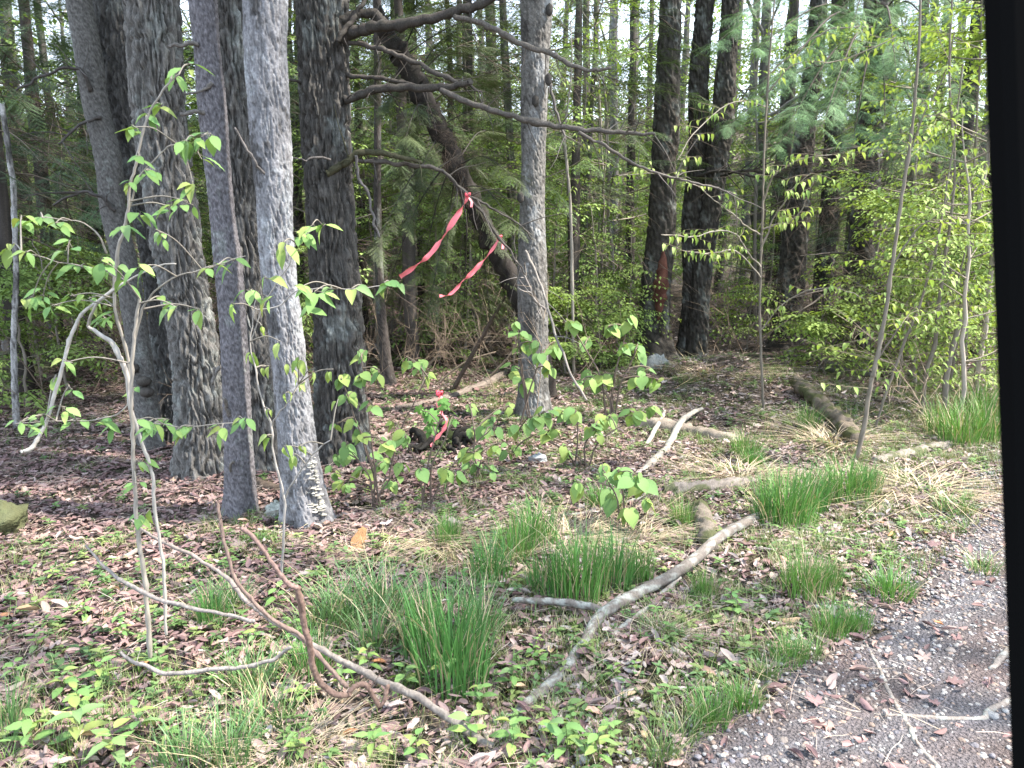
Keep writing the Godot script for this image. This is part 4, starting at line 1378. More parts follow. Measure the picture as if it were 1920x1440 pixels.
func understory(p: Vector3, tall: float, r: RandomNumberGenerator, label: String, tint: Color, count: int) -> void:
	var t := thing("understory_sapling", label, "sapling", p, "leafy saplings under the wood")
	var g := Geo.new()
	var lean := Vector3(r.randf_range(-0.5, 0.5), 0, r.randf_range(-0.5, 0.5)) * tall * 0.2
	var rad := 0.006 + tall * 0.0045
	var s := limb(g, [v4(p - Vector3(0, 0.1, 0), rad * 1.2), v4(p + lean * 0.3 + Vector3(0, tall * 0.35, 0), rad), v4(p + lean * 0.5 + Vector3(0, tall * 0.7, 0), rad * 0.6), v4(p + lean + Vector3(0, tall, 0), 0.003)], 6, lin(0.24, 0.21, 0.175) * r.randf_range(0.7, 1.3), 0.05, 6)
	var path: PackedVector3Array = s[0]
	var where := []
	var tints := []
	var arms := int(count / 7.0) + 2
	for i in arms:
		var f := r.randf_range(0.2, 0.98)
		var k := clampi(int(f * (path.size() - 1)), 1, path.size() - 1)
		var a := r.randf() * TAU
		var l := tall * r.randf_range(0.18, 0.36) * (1.15 - f * 0.6)
		var e := path[k] + Vector3(cos(a), r.randf_range(0.05, 0.6), sin(a)) * l
		var m := path[k].lerp(e, 0.5) + Vector3(0, -0.04 * l, 0)
		limb(g, [v4(path[k], rad * 0.4), v4(m, rad * 0.3), v4(e, 0.002)], 4, lin(0.22, 0.19, 0.15), 0.0, 3)
		for j in 7:
			var u := r.randf_range(0.25, 1.0)
			var q := path[k].lerp(m, u * 2.0) if u < 0.5 else m.lerp(e, u * 2.0 - 1.0)
			var b := a + r.randf_range(-1.0, 1.0)
			where.append(Transform3D(turned(Vector3(cos(b), r.randf_range(-0.35, 0.2), sin(b)), Vector3(r.randf_range(-0.3, 0.3), 1, r.randf_range(-0.3, 0.3))).scaled(Vector3.ONE * r.randf_range(0.65, 1.3)), q))
			tints.append(tint * r.randf_range(0.7, 1.3))
	part(g, "stem", M.twig_bark, t)
	many((young_sprig if r.randf() < 0.3 else sprig)[r.randi() % 4], "crown", where, tints, t)


func wood_behind() -> void:
	var r := RandomNumberGenerator.new()
	r.seed = 909
	# conifers: [pixel x, depth, height, foliage from]
	for q in [[20, 9.5, 13, 2.4], [95, 13, 14, 2.6], [-60, 11, 14, 2.0], [60, 18, 15, 3.0], [180, 16, 14, 2.8], [330, 19, 15, 4.0], [560, 21, 15, 4.0], [680, 17, 14, 3.6], [780, 15, 13, 3.2], [880, 13.5, 13, 3.4], [930, 20, 16, 4.0], [860, 26, 16, 4.5], [1180, 19, 14, 4.2], [1100, 24, 16, 4.5], [1290, 29, 15, 4.2], [1460, 19, 15, 3.2], [1590, 20, 15, 3.0], [1690, 17, 14, 2.6], [1780, 15, 14, 2.2], [1850, 13, 13, 2.2], [1740, 21, 15, 2.6], [1560, 25, 16, 3.6], [1420, 26, 16, 3.8], [740, 28, 17, 4.6], [1020, 30, 17, 4.6], [500, 29, 17, 4.6], [250, 27, 16, 3.4], [40, 26, 16, 3.0], [1650, 29, 17, 3.2], [1900, 22, 16, 2.4], [-150, 17, 15, 2.6], [1210, 31, 17, 4.6], [640, 33, 18, 4.6]]:
		var p := at(q[0], 500, q[1])
		p.y = height(p.x, p.z)
		var dark: bool = q[0] < 400 or q[0] > 1400
		var lush: int = (560 if q[0] < 250 else 210 if q[0] > 400 and q[0] < 1350 else 330) if q[1] < 22.0 else 200
		far_conifer(p, q[2], r, q[3], ("lush dark conifer" if lush > 400 else "thin olive conifer" if lush < 300 else "full green conifer") + " with bare lower twigs standing back in the wood", lin(0.07, 0.12, 0.052) if dark else lin(0.105, 0.145, 0.05), lush)
	# tall broadleaf trunks
	for q in [[8, 14, 0.16], [130, 20, 0.13], [222, 24, 0.15], [345, 13, 0.11], [560, 14.5, 0.09], [690, 24, 0.16], [820, 31, 0.18], [968, 14, 0.08], [925, 26, 0.14], [1090, 18, 0.07], [1130, 30, 0.2], [1175, 26, 0.15], [1420, 19, 0.15], [1445, 22, 0.17], [1395, 24, 0.15], [1350, 28, 0.17], [1500, 24, 0.16], [1630, 22, 0.15], [1700, 26, 0.17], [1760, 30, 0.2], [1830, 19, 0.12], [60, 30, 0.2], [420, 26, 0.16], [760, 36, 0.2], [1040, 36, 0.2], [1260, 34, 0.2], [600, 38, 0.2], [300, 36, 0.2], [1560, 36, 0.2], [1860, 34, 0.2], [160, 38, 0.2], [900, 40, 0.22]]:
		var p := at(q[0], 500, q[1])
		p.y = height(p.x, p.z)
		var tone := r.randf_range(0.6, 1.5)
		far_broadleaf(p, r.randf_range(12.0, 17.0), q[2], r, "%s %s broadleaf tree standing far back among the conifers" % ["slim" if q[2] < 0.14 else "middling" if q[2] < 0.18 else "stout", "pale grey" if tone > 1.05 else "dark grey"], lin(0.2, 0.185, 0.17) * tone, lin(0.23, 0.33, 0.095), 85)
	# understory
	var n := 0
	while n < 195:
		var d := sqrt(r.randf_range(11.0 * 11.0, 34.0 * 34.0))
		var px := r.randf_range(-120.0, 1960.0) if n % 3 > 0 else r.randf_range(560.0, 1260.0)
		var p := at(px, 500, d)
		p.y = height(p.x, p.z)
		if p.x > edge_of(d) - 0.6 or (px > 690 and px < 1000 and d < 12.5) or (px > 1170 and px < 1580 and d < 15.5) or (px > 1190 and px < 1400 and d < 24.0 and r.randf() < 0.8):
			continue
		n += 1
		var tint := lin(0.27, 0.38, 0.115) if r.randf() < 0.75 else lin(0.2, 0.3, 0.08)
		var tall := r.randf_range(2.2, 7.0)
		var size: String = "low" if tall < 3.6 else "middling" if tall < 5.4 else "tall slender"
		understory(p, tall, r, "%s %s leafy sapling growing under the tall trees" % [size, "yellow green" if tint.r > 0.25 else "deeper green"], tint, 100)
	for i in 22:
		var px := r.randf_range(660.0, 1190.0)
		var d := r.randf_range(11.6, 16.0)
		var p := at(px, 500, d)
		p.y = height(p.x, p.z)
		var tall := r.randf_range(2.4, 5.5)
		understory(p, tall, r, "%s yellow green leafy sapling filling the gap beyond the blotched trunk" % ("low" if tall < 3.6 else "tall"), lin(0.27, 0.38, 0.115), 45)
	# hemlocks whose boughs close the view overhead
	for q in [[560, 15.0], [655, 12.6], [770, 12.2], [860, 16.5], [1075, 13.0], [1500, 17.0], [300, 15.0]]:
		var p := at(q[0], 500, q[1])
		p.y = height(p.x, p.z)
		far_conifer(p, 9.5, r, 3.5, "young hemlock whose layered boughs close the view overhead", lin(0.1, 0.155, 0.06), 330)
	# low bushes at left and along the verge
	for q in [[30, 8.6, 1.7], [110, 9.2, 1.9], [-20, 9.4, 2.0], [180, 10.2, 1.6], [60, 10.5, 2.2], [140, 11.6, 2.0], [1700, 9.6, 1.5], [1800, 9.8, 2.2], [1840, 8.8, 2.6], [1760, 11.0, 2.6], [1560, 10.6, 1.0], [1640, 11.2, 1.4], [1690, 12.4, 2.8], [1850, 11.6, 3.2], [1410, 14.6, 1.3], [1130, 12.0, 1.3], [1060, 11.4, 1.2], [1180, 12.8, 1.6], [820, 12.8, 1.2], [560, 10.5, 1.3], [540, 12.0, 1.8]]:
		var p := at(q[0], 500, q[1])
		p.y = height(p.x, p.z)
		understory(p, q[2], r, "low leafy bush crowding the edge of the clearing", lin(0.24, 0.34, 0.1) if q[0] < 1000 else lin(0.27, 0.37, 0.1), 120)
	for q in [[1790, 8.6, 4.6], [1850, 9.4, 5.6], [1735, 10.4, 4.8], [1835, 7.6, 3.2]]:
		var p := at(q[0], 500, q[1])
		p.y = height(p.x, p.z)
		understory(p, q[2], r, "tall bright leafed bush beside the verge saplings", lin(0.28, 0.38, 0.1), 130)
	# bare brush between the saplings
	var tangle := []
	var tangle_tints := []
	for i in 800:
		var d := sqrt(r.randf_range(49.0, 520.0))
		var x := r.randf_range(-0.72, 0.72) * d
		if x > edge_of(d) - 0.4 or (d < 10.0 and absf(x) < 1.6 and r.randf() < 0.7) or (d < 13.0 and x > 1.2 and x < 4.0):
			continue
		tangle.append(Transform3D(turned(Vector3(r.randf_range(-1, 1), r.randf_range(0.1, 1.6), r.randf_range(-1, 1)), Vector3(1, 0.3, 0.2)).scaled(Vector3.ONE * r.randf_range(0.7, 1.9)), Vector3(x, height(x, -d), -d)))
		tangle_tints.append([lin(1.0, 0.95, 0.85), lin(1.3, 1.2, 1.05), lin(1.7, 1.6, 1.4)][r.randi() % 3] * r.randf_range(0.8, 1.2))
	var brush := many(dead_spray[2], "undergrowth", tangle, tangle_tints, self)
	tag(brush, "tangle of bare brown twigs rising from the floor among the saplings", "undergrowth")
	brush.set_meta("kind", "stuff")
	# the far wood that reads as one mass, on the rising ground
	var where := []
	var tints := []
	for i in 5000:
		var d := r.randf_range(38.0, 62.0)
		var x := r.randf_range(-1.0, 1.0) * d
		var h := 11.0 * pow(r.randf(), 1.2)
		var p := Vector3(x, height(x, -d) + h, -d)
		where.append(Transform3D(Basis.from_euler(Vector3(r.randf_range(-0.6, 0.6), r.randf() * TAU, r.randf_range(-0.6, 0.6))).scaled(Vector3.ONE * r.randf_range(3.0, 5.0)), p))
		tints.append((lin(0.19, 0.25, 0.06) if r.randf() < 0.5 else lin(0.08, 0.12, 0.05)) * r.randf_range(0.6, 1.3))
	var o := many(sprig[2], "forest", where, tints, self)
	tag(o, "far green wood closing the view behind the trunks", "forest")
	o.set_meta("kind", "stuff")


# ---------------------------------------------------------------- the forest floor
func log_of(label: String, list: Array, col: Color, style := "rotten", lift := 0.5, category := "log", called := "fallen_log", sides := 18) -> Node3D:
	var pts := []
	for q in list:
		var p := on_ground(q[0], q[1])
		var rad := metres(q[2], -p.z) * 0.5
		pts.append(v4(p + Vector3(0, rad * lift, 0), rad))
	var m: Vector4 = pts[0]
	var t := thing(called, label, category, Vector3(m.x, height(m.x, m.z), m.z))
	var s := smooth_path(pts, 14)
	var g := Geo.new()
	var path: PackedVector3Array = s[0]
	var rad: PackedFloat32Array = s[1]
	var n := path.size()
	for i in n:
		var tan := (path[mini(i + 1, n - 1)] - path[maxi(i - 1, 0)]).normalized()
		var side := tan.cross(Vector3.UP).normalized()
		var up := side.cross(tan)
		for k in sides:
			var a := TAU * k / sides
			var o := side * cos(a) + up * sin(a)
			var w := path[i] + o * rad[i]
			var lengthwise := noise_b.get_noise_3d(a * 5.0, i * 0.25, m.x * 9.0)
			var c := col * (1.0 + 0.35 * lengthwise)
			var moss := noise_a.get_noise_3dv(w * 5.0)
			if style == "mossy" and moss > 0.05:
				c = c.lerp(lin(0.09, 0.12, 0.03), 0.7)
			elif style == "lichen" and moss + 0.5 * noise_b.get_noise_3dv(w * 40.0) > 0.08:
				c = c.lerp(lin(0.5, 0.51, 0.46), 0.7)
			var ragged := 1.0 + 0.3 * lengthwise + 0.22 * noise_b.get_noise_3dv(w * 22.0) + 0.3 * noise_a.get_noise_3dv(w * 6.0)
			g.vert(path[i] + o * rad[i] * ragged, c)
	for i in n - 1:
		for k in sides:
			var k2 := (k + 1) % sides
			var q := i * sides
			g.quad(q + k, q + k2, q + sides + k2, q + sides + k)
	for e in 2:
		var row := 0 if e == 0 else (n - 1) * sides
		var mid := g.vert(path[0 if e == 0 else n - 1], col * 1.15)
		for k in sides:
			var k2 := (k + 1) % sides
			if e == 0:
				g.tri(mid, row + k2, row + k)
			else:
				g.tri(mid, row + k, row + k2)
	part(g, "wood", M.smooth_bark if style == "lichen" else M.bark, t)
	return t


func floor_branch(parent: Node3D, list: Array, col: Color, lift := 0.4, sides := 8) -> void:
	var pts := []
	for q in list:
		var p := on_ground(q[0], q[1])
		var rad := metres(q[2], p.distance_to(EYE)) * 0.5
		pts.append(v4(p + Vector3(0, rad * lift + (q[3] if q.size() > 3 else 0.0), 0), rad))
	var s := smooth_path(pts, 8)
	var g := Geo.new()
	for i in range(1, s[0].size() - 1):
		s[0][i] += Vector3(noise_a.get_noise_3dv(s[0][i] * 11.0), 0.5 * noise_a.get_noise_3dv(s[0][i] * 11.0 + Vector3(30, 0, 0)), 0) * 0.012
	var base := g.v.size()
	g.tube(s[0], s[1], sides, col, 0.12, rng)
	for i in range(base, g.v.size()):
		if noise_a.get_noise_3dv(g.v[i] * 14.0) + 0.6 * noise_b.get_noise_3dv(g.v[i] * 45.0) > 0.1:
			g.c[i] = g.c[i].lerp(lin(0.44, 0.45, 0.4), 0.7)
	part(g, "limb", M.smooth_bark, parent)


func floor_things() -> void:
	var r := RandomNumberGenerator.new()
	r.seed = 1111
	log_of("short mossy log end poking toward the long lichen branch", [[1312, 958, 34], [1318, 985, 36], [1326, 1012, 36], [1332, 1040, 38]], lin(0.3, 0.25, 0.2), "mossy")
	log_of("grey barkless log lying behind the grass tufts", [[1244, 926, 22], [1290, 922, 25], [1350, 918, 27], [1412, 910, 24]], lin(0.34, 0.29, 0.25), "mossy")
	log_of("pale split log lying below the leafy bank", [[1188, 800, 24], [1230, 806, 30], [1290, 816, 28], [1340, 824, 24], [1384, 828, 16]], lin(0.42, 0.35, 0.28))
	log_of("crumbling mossy log slanting down from the dark root hole", [[1490, 722, 24], [1520, 750, 30], [1550, 784, 36], [1580, 812, 38], [1606, 838, 30]], lin(0.27, 0.22, 0.17), "mossy", 0.7)
	log_of("bleached thin log behind the ribbon shrub", [[742, 768, 9], [800, 758, 11], [860, 742, 13], [920, 718, 14], [966, 690, 12]], lin(0.3, 0.25, 0.21))
	log_of("dark log end behind the pale trunk", [[478, 912, 20], [500, 918, 22], [534, 926, 20]], lin(0.17, 0.13, 0.1))
	log_of("grey log half sunk in grass beside the verge saplings", [[1640, 868, 20], [1690, 858, 24], [1740, 846, 22], [1790, 836, 18]], lin(0.38, 0.33, 0.28), "mossy", 0.2)
	# the forked dead branch on the split log
	var p := on_ground(1210, 882)
	var t := thing("forked_branch", "bleached forked branch lying across the split log", "branch", p)
	floor_branch(t, [[1204, 888, 14], [1230, 862, 15], [1252, 840, 14], [1276, 812, 12, 0.1], [1300, 792, 9, 0.1], [1316, 776, 6, 0.05]], lin(0.42, 0.36, 0.3))
	floor_branch(t, [[1208, 846, 8], [1226, 822, 9, 0.06], [1240, 800, 8, 0.08], [1246, 788, 4, 0.1]], lin(0.45, 0.39, 0.33))
	# the long lichen branch
	p = on_ground(950, 1365)
	t = thing("long_branch", "long lichen covered branch with one side fork lying over the verge", "branch", p)
	var lich := lin(0.21, 0.18, 0.155)
	floor_branch(t, [[926, 1404, 16], [950, 1374, 18], [985, 1330, 19], [1040, 1282, 20], [1090, 1222, 20], [1130, 1166, 21, 0.02], [1180, 1140, 21, 0.03], [1240, 1110, 20, 0.04], [1300, 1074, 20, 0.05], [1345, 1032, 18, 0.05], [1385, 1004, 17, 0.04], [1422, 982, 15, 0.03]], lich, 0.8, 12)
	floor_branch(t, [[1132, 1164, 14, 0.03], [1100, 1156, 14, 0.04], [1050, 1152, 13, 0.05], [1000, 1150, 12, 0.05], [962, 1146, 10, 0.05]], lich, 0.8, 10)
	floor_branch(t, [[1272, 1094, 12, 0.02], [1246, 1115, 12], [1220, 1140, 11], [1180, 1170, 10], [1120, 1216, 8]], lin(0.36, 0.31, 0.27), 0.8)
	# the upright brown sticks and the dead crown at front left: one broken branch standing on its tip
	p = on_ground(905, 1405)
	t = thing("broken_branch", "broken branch with brown upswept prongs sprawling over the grass", "branch", p)
	for q in [
		[[[925, 1402, 21], [885, 1376, 21], [840, 1345, 20], [790, 1312, 19], [735, 1286, 18], [690, 1264, 17], [640, 1240, 15], [590, 1212, 14], [545, 1182, 13], [488, 1150, 12]], 2.46, 2.95, lich * 1.3],
		[[[490, 1150, 12], [462, 1125, 11], [430, 1090, 10], [390, 1058, 9], [330, 1028, 8], [280, 1002, 7], [245, 975, 5]], 2.95, 3.3, lin(0.3, 0.25, 0.22)],
		[[[478, 1163, 9], [420, 1152, 9], [330, 1132, 10], [270, 1112, 10], [225, 1088, 9], [190, 1058, 7], [160, 1022, 4]], 2.9, 3.0, lin(0.33, 0.29, 0.26)],
		[[[545, 1212, 9], [520, 1232, 9], [470, 1248, 10], [400, 1256, 11], [320, 1264, 11], [280, 1252, 10], [248, 1240, 9], [226, 1222, 7]], 2.75, 2.8, lin(0.33, 0.29, 0.26)],
		[[[726, 1284, 12], [722, 1300, 12], [712, 1322, 11], [700, 1306, 12], [688, 1286, 13], [670, 1284, 13], [655, 1296, 13], [648, 1306, 14], [625, 1300, 15], [602, 1280, 15], [588, 1250, 15], [578, 1205, 15], [568, 1150, 15], [560, 1100, 14]], 2.6, 2.45, lin(0.22, 0.145, 0.115)],
		[[[560, 1100, 13], [548, 1096, 12], [530, 1082, 11], [505, 1050, 10], [480, 1015, 10], [454, 990, 9]], 2.45, 2.4, lin(0.3, 0.2, 0.17)],
		[[[650, 1290, 12], [630, 1268, 11], [600, 1230, 11], [560, 1190, 11], [510, 1160, 10], [470, 1122, 9], [440, 1080, 9], [424, 1030, 8], [414, 980, 8], [409, 945, 7]], 2.6, 2.75, lin(0.24, 0.17, 0.14)]]:
		var g := Geo.new()
		var slim := []
		for w in q[0]:
			slim.append([w[0], w[1], w[2] * 0.84])
		var pr := limb(g, px_path(slim, q[1], q[2]), 9, q[3], 0.009, 7, 0.25)
		twigs_on(g, pr[0], 3, 0.16, 0.0022, q[3], r)
		part(g, "prong", M.smooth_bark, t)
	# leaning dead stick behind the ribbon shrub
	p = on_ground(852, 728)
	t = thing("leaning_stick", "thin dead stick leaning up behind the hanging ribbons", "stick", p)
	var g := Geo.new()
	limb(g, px_path([[848, 734, 9], [872, 690, 9], [900, 640, 8], [925, 595, 7], [948, 556, 5]], -p.z, -p.z - 0.5), 7, lin(0.15, 0.115, 0.09), 0.01)
	twigs_on(g, px_path_points([[848, 734], [872, 690], [900, 640], [925, 595], [948, 556]], -p.z), 8, 0.5, 0.004, lin(0.3, 0.25, 0.2), r)
	part(g, "wood", M.smooth_bark, t)
	for q in [[[870, 690], [900, 620], [880, 560]], [[940, 700], [905, 640], [895, 600]], [[820, 720], [870, 680], [930, 660]], [[905, 720], [960, 660], [985, 600]], [[790, 700], [830, 650], [835, 600]]]:
		var b := on_ground(q[0][0], q[0][1])
		t = thing("bare_stem", "thin bare brown stem standing in the brush behind the ribbons", "dead stem", b, "bare stems behind the ribbons")
		g = Geo.new()
		var pts := []
		for k in 3:
			pts.append(v4(at(q[k][0], q[k][1], -b.z - 0.1 * k), metres(4.5 - k, -b.z) * 0.5))
		var s := limb(g, pts, 5, lin(0.28, 0.22, 0.16), 0.01)
		twigs_on(g, s[0], 6, 0.4, 0.003, lin(0.3, 0.25, 0.2), r)
		part(g, "wood", M.twig_bark, t)
	# sticks on the road and in the litter
	for q in [
		["long thin grey stick lying over the gravel track", [[1620, 1205, 5], [1645, 1250, 7], [1670, 1310, 8], [1700, 1360, 9], [1725, 1405, 9], [1758, 1448, 9]]],
		["curved brown stick crossing the straight one on the track", [[1520, 1310, 5], [1560, 1328, 6], [1620, 1342, 7], [1700, 1348, 8], [1780, 1354, 9], [1840, 1352, 9], [1858, 1336, 10], [1900, 1318, 10]]],
		["short broken stick at the far side of the track", [[1860, 1262, 10], [1878, 1238, 11], [1898, 1215, 10]]],
		["pale peeled stick by the limbed trunk", [[640, 890, 6], [665, 883, 8], [692, 876, 7]]],
		["thin twig on the track beside the grass", [[1668, 1190, 3], [1676, 1215, 4], [1682, 1190, 4], [1690, 1185, 3]]],
		["crooked twig lying at the road edge", [[1780, 1078, 3], [1786, 1100, 4], [1796, 1125, 4], [1802, 1130, 3]]],
		["pale dead cane lying by the broken branch", [[690, 1315, 4], [620, 1355, 5], [560, 1375, 5], [480, 1405, 5], [440, 1420, 4]]],
		["short dark stick standing in the grass at the front", [[890, 1262, 5], [905, 1295, 7], [920, 1330, 8], [934, 1362, 8]]],
		["long pale stick between the two grass clumps", [[1010, 962, 5], [1060, 970, 7], [1120, 960, 8], [1160, 948, 7], [1230, 930, 6]]],
		["bent stick lying over the leaves by the mossy boulder", [[225, 1052, 6], [270, 1030, 10], [300, 1020, 9], [330, 1008, 4]]]]:
		p = on_ground(q[1][0][0], q[1][0][1])
		t = thing("fallen_stick", q[0], "stick", p, "sticks lying about")
		floor_branch(t, q[1], lin(0.33, 0.28, 0.24), 0.9, 7)
	# boulders and stumps
	for q in [
		["pale lichened rock against the foot of the pale trunk", [518, 968, 22, 22], lin(0.36, 0.37, 0.32)],
		["small grey rock in the leaves before the blotched trunk", [1008, 866, 17, 12], lin(0.3, 0.31, 0.31)],
		["mossy boulder at the edge of the leaf floor by the sapling", [2, 990, 48, 36], lin(0.085, 0.09, 0.045)],
		["grey boulder at the foot of the old clump", [1232, 706, 30, 30], lin(0.26, 0.26, 0.24)],
		["low dark rock in the brush behind the thin pole", [690, 662, 24, 14], lin(0.2, 0.2, 0.21)],
		["flat mossy rock behind the leaning tree", [40, 700, 60, 26], lin(0.12, 0.13, 0.08)],
		["dark mossed boulder beyond the crumbling log", [1600, 700, 46, 30], lin(0.17, 0.17, 0.15)]]:
		var k: Array = q[1]
		p = on_ground(k[0], k[1])
		var sx := metres(k[2], -p.z)
		var sy := metres(k[3], -p.z)
		t = thing("boulder", q[0], "rock", p)
		piece(stone_mesh(r, 0.3, q[2], 16, 24), "rock", Transform3D(Basis(Vector3.UP, r.randf() * 3.0).scaled(Vector3(sx, sy, sx * 0.9)), p + Vector3(0, sy * 0.35, 0)), t)
	rotten_stump(r)
	# a sheet of fallen bark
	p = on_ground(665, 1036)
	t = thing("bark_slab", "orange brown slab of fallen bark propped in the leaves", "bark", p)
	g = Geo.new()
	var prev := []
	for i in 9:
		var row := []
		for k in 5:
			var u := k / 4.0 - 0.5
			var v := i / 8.0
			row.append(g.vert(p + Vector3(u * 0.085 * (1.0 - 0.35 * v * v) + 0.03 * v + 0.02 * noise_b.get_noise_2d(i * 0.9, k * 0.7), 0.008 + v * 0.1 + 0.012 * noise_b.get_noise_2d(i * 0.8, k * 1.7 + 9.0) - (0.03 * absf(u) if i == 8 else 0.0), -v * 0.13 + 0.008 * noise_b.get_noise_2d(k * 1.3, i * 0.6)), lin(0.42, 0.24, 0.12) * (1.0 + 0.3 * noise_b.get_noise_2d(i * 12.0, k * 22.0))))
		if i > 0:
			for k in 4:
				g.quad(prev[k], prev[k + 1], row[k + 1], row[k])
		prev = row
	part(g, "bark", M.bark, t)
	# dry leaves that stand out one by one
	for q in [[500, 1268, 40, 0], [76, 1152, 44, 1], [130, 1150, 34, 2], [25, 1160, 34, 0], [150, 1345, 46, 1], [210, 1112, 22, 0], [1300, 1262, 46, 3], [1460, 1168, 42, 1], [1440, 1172, 30, 0], [1350, 1242, 38, 1], [1036, 1222, 36, 1], [1160, 1312, 34, 1], [1130, 1350, 40, 3], [1020, 1425, 44, 0], [1405, 1086, 26, 1], [725, 1252, 28, 0], [640, 1330, 40, 1], [640, 1392, 30, 0], [660, 1410, 36, 2], [280, 1250, 30, 0], [455, 1340, 30, 3], [1210, 1395, 30, 1], [1075, 1110, 22, 1], [1640, 986, 22, 0], [1665, 1012, 20, 0], [1740, 1004, 20, 0], [1590, 1035, 26, 2], [1380, 1262, 44, 2], [90, 1440, 40, 2], [180, 1390, 34, 1], [560, 1020, 20, 2], [690, 1110, 24, 3], [1265, 1225, 34, 2], [1315, 1180, 36, 2], [1165, 1255, 30, 2], [990, 1300, 34, 1], [860, 1395, 36, 2], [1560, 1165, 28, 2], [1770, 1182, 18, 0], [1478, 1062, 26, 3], [240, 1180, 26, 2], [330, 1100, 22, 1], [420, 1060, 20, 2], [305, 1065, 22, 3]]:
		p = on_ground(q[0], q[1])
		var tone: Color = [lin(0.42, 0.2, 0.1), lin(0.44, 0.31, 0.19), lin(0.36, 0.29, 0.25), lin(0.46, 0.29, 0.21)][q[3]]
		t = thing("dry_leaf", ["curled orange brown dry leaf lying on the litter", "curled tan dry leaf with ribbed veins lying on the litter", "curled grey brown dry leaf lying on the litter", "curled pinkish tan dry leaf lying on the litter"][q[3]], "dead leaf", p, "large dry leaves on the litter")
		var m := MeshInstance3D.new()
		m.name = "blade"
		m.mesh = tinted(dry_leaf[r.randi() % 6], tone)
		var s := metres(q[2] * 0.95, p.distance_to(EYE))
		m.transform = Transform3D((Basis(Vector3.UP, r.randf() * TAU) * Basis(Vector3.RIGHT, r.randf_range(-0.35, 0.1))).scaled(Vector3.ONE * s), Vector3(0, 0.025, 0))
		t.add_child(m)


var tints_made := {}


func tinted(m: ArrayMesh, col: Color) -> ArrayMesh:
	var key := [m, col]
	if not tints_made.has(key):
		var a := m.surface_get_arrays(0)
		var c: PackedColorArray = a[Mesh.ARRAY_COLOR]
		for i in c.size():
			c[i] = Color(c[i].r * col.r, c[i].g * col.g, c[i].b * col.b)
		a[Mesh.ARRAY_COLOR] = c
		var n := ArrayMesh.new()
		n.add_surface_from_arrays(Mesh.PRIMITIVE_TRIANGLES, a)
		n.surface_set_material(0, m.surface_get_material(0))
		tints_made[key] = n
	return tints_made[key]


func px_path_points(list: Array, d: float) -> PackedVector3Array:
	var out := PackedVector3Array()
	for q in list:
		out.append(at(q[0], q[1], d))
	return out


func rotten_stump(r: RandomNumberGenerator) -> void:
	# a low, hollow, blackened stump overgrown with moss
	var p := on_ground(830, 838)
	var t := thing("rotten_stump", "low black rotten stump with a hollow front under the ribbon", "stump", p)
	for k in 18:
		var a := TAU * k / 18.0 + r.randf_range(-0.3, 0.3)
		var c := p + Vector3(cos(a) * r.randf_range(0.08, 0.22), 0.0, sin(a) * r.randf_range(0.08, 0.17))
		var g := Geo.new()
		var e := c + Vector3(cos(a + r.randf_range(-1.5, 1.5)) * 0.2, r.randf_range(-0.05, 0.12), sin(a + r.randf_range(-1.5, 1.5)) * 0.18)
		limb(g, [v4(c - Vector3(0, 0.08, 0), 0.03), v4(c.lerp(e, 0.5) + Vector3(0, 0.02 + 0.1 * r.randf(), 0), r.randf_range(0.018, 0.036)), v4(e, 0.012)], 8, lin(0.05, 0.046, 0.04) if k % 3 else lin(0.08, 0.1, 0.045), 0.07, 7, 0.5)
		part(g, "root", M.bark, t)



# ---------------------------------------------------------------- grass and herbs
func tuft_mesh(r: RandomNumberGenerator, blades: int, col: Color, arch: float, wide: float) -> ArrayMesh:
	# one metre tall, about one metre across
	var g := Geo.new()
	for i in blades:
		var a := r.randf() * TAU
		var rad := pow(r.randf(), 0.6) * 0.5
		var p := Vector3(cos(a) * rad, -0.04, sin(a) * rad)
		var b := a + r.randf_range(-1.2, 1.2)
		var out := Vector3(cos(b), 0, sin(b))
		var h := (0.35 + 0.85 * pow(r.randf(), 0.7)) * (1.0 - 0.45 * rad)
		var bow := arch * r.randf_range(0.2, 1.2) * h
		var side := out.cross(Vector3.UP).rotated(Vector3.UP, r.randf_range(-0.8, 0.8))
		var cc := col * r.randf_range(0.7, 1.3)
		if r.randf() < 0.17:
			cc = lin(0.4, 0.33, 0.2)
			bow *= 1.8
		var prev := []
		for k in 5:
			var s := k / 4.0
			var q := p + out * bow * s * s + Vector3(0, h * (s - 0.25 * arch * s * s), 0)
			var w := wide * (1.0 - s * s) * 0.5 + 0.0008
			var x := g.vert(q - side * w, cc)
			var y := g.vert(q + side * w, cc)
			if k > 0:
				g.quad(prev[0], x, y, prev[1])
			prev = [x, y]
	return g.mesh(M.blade)


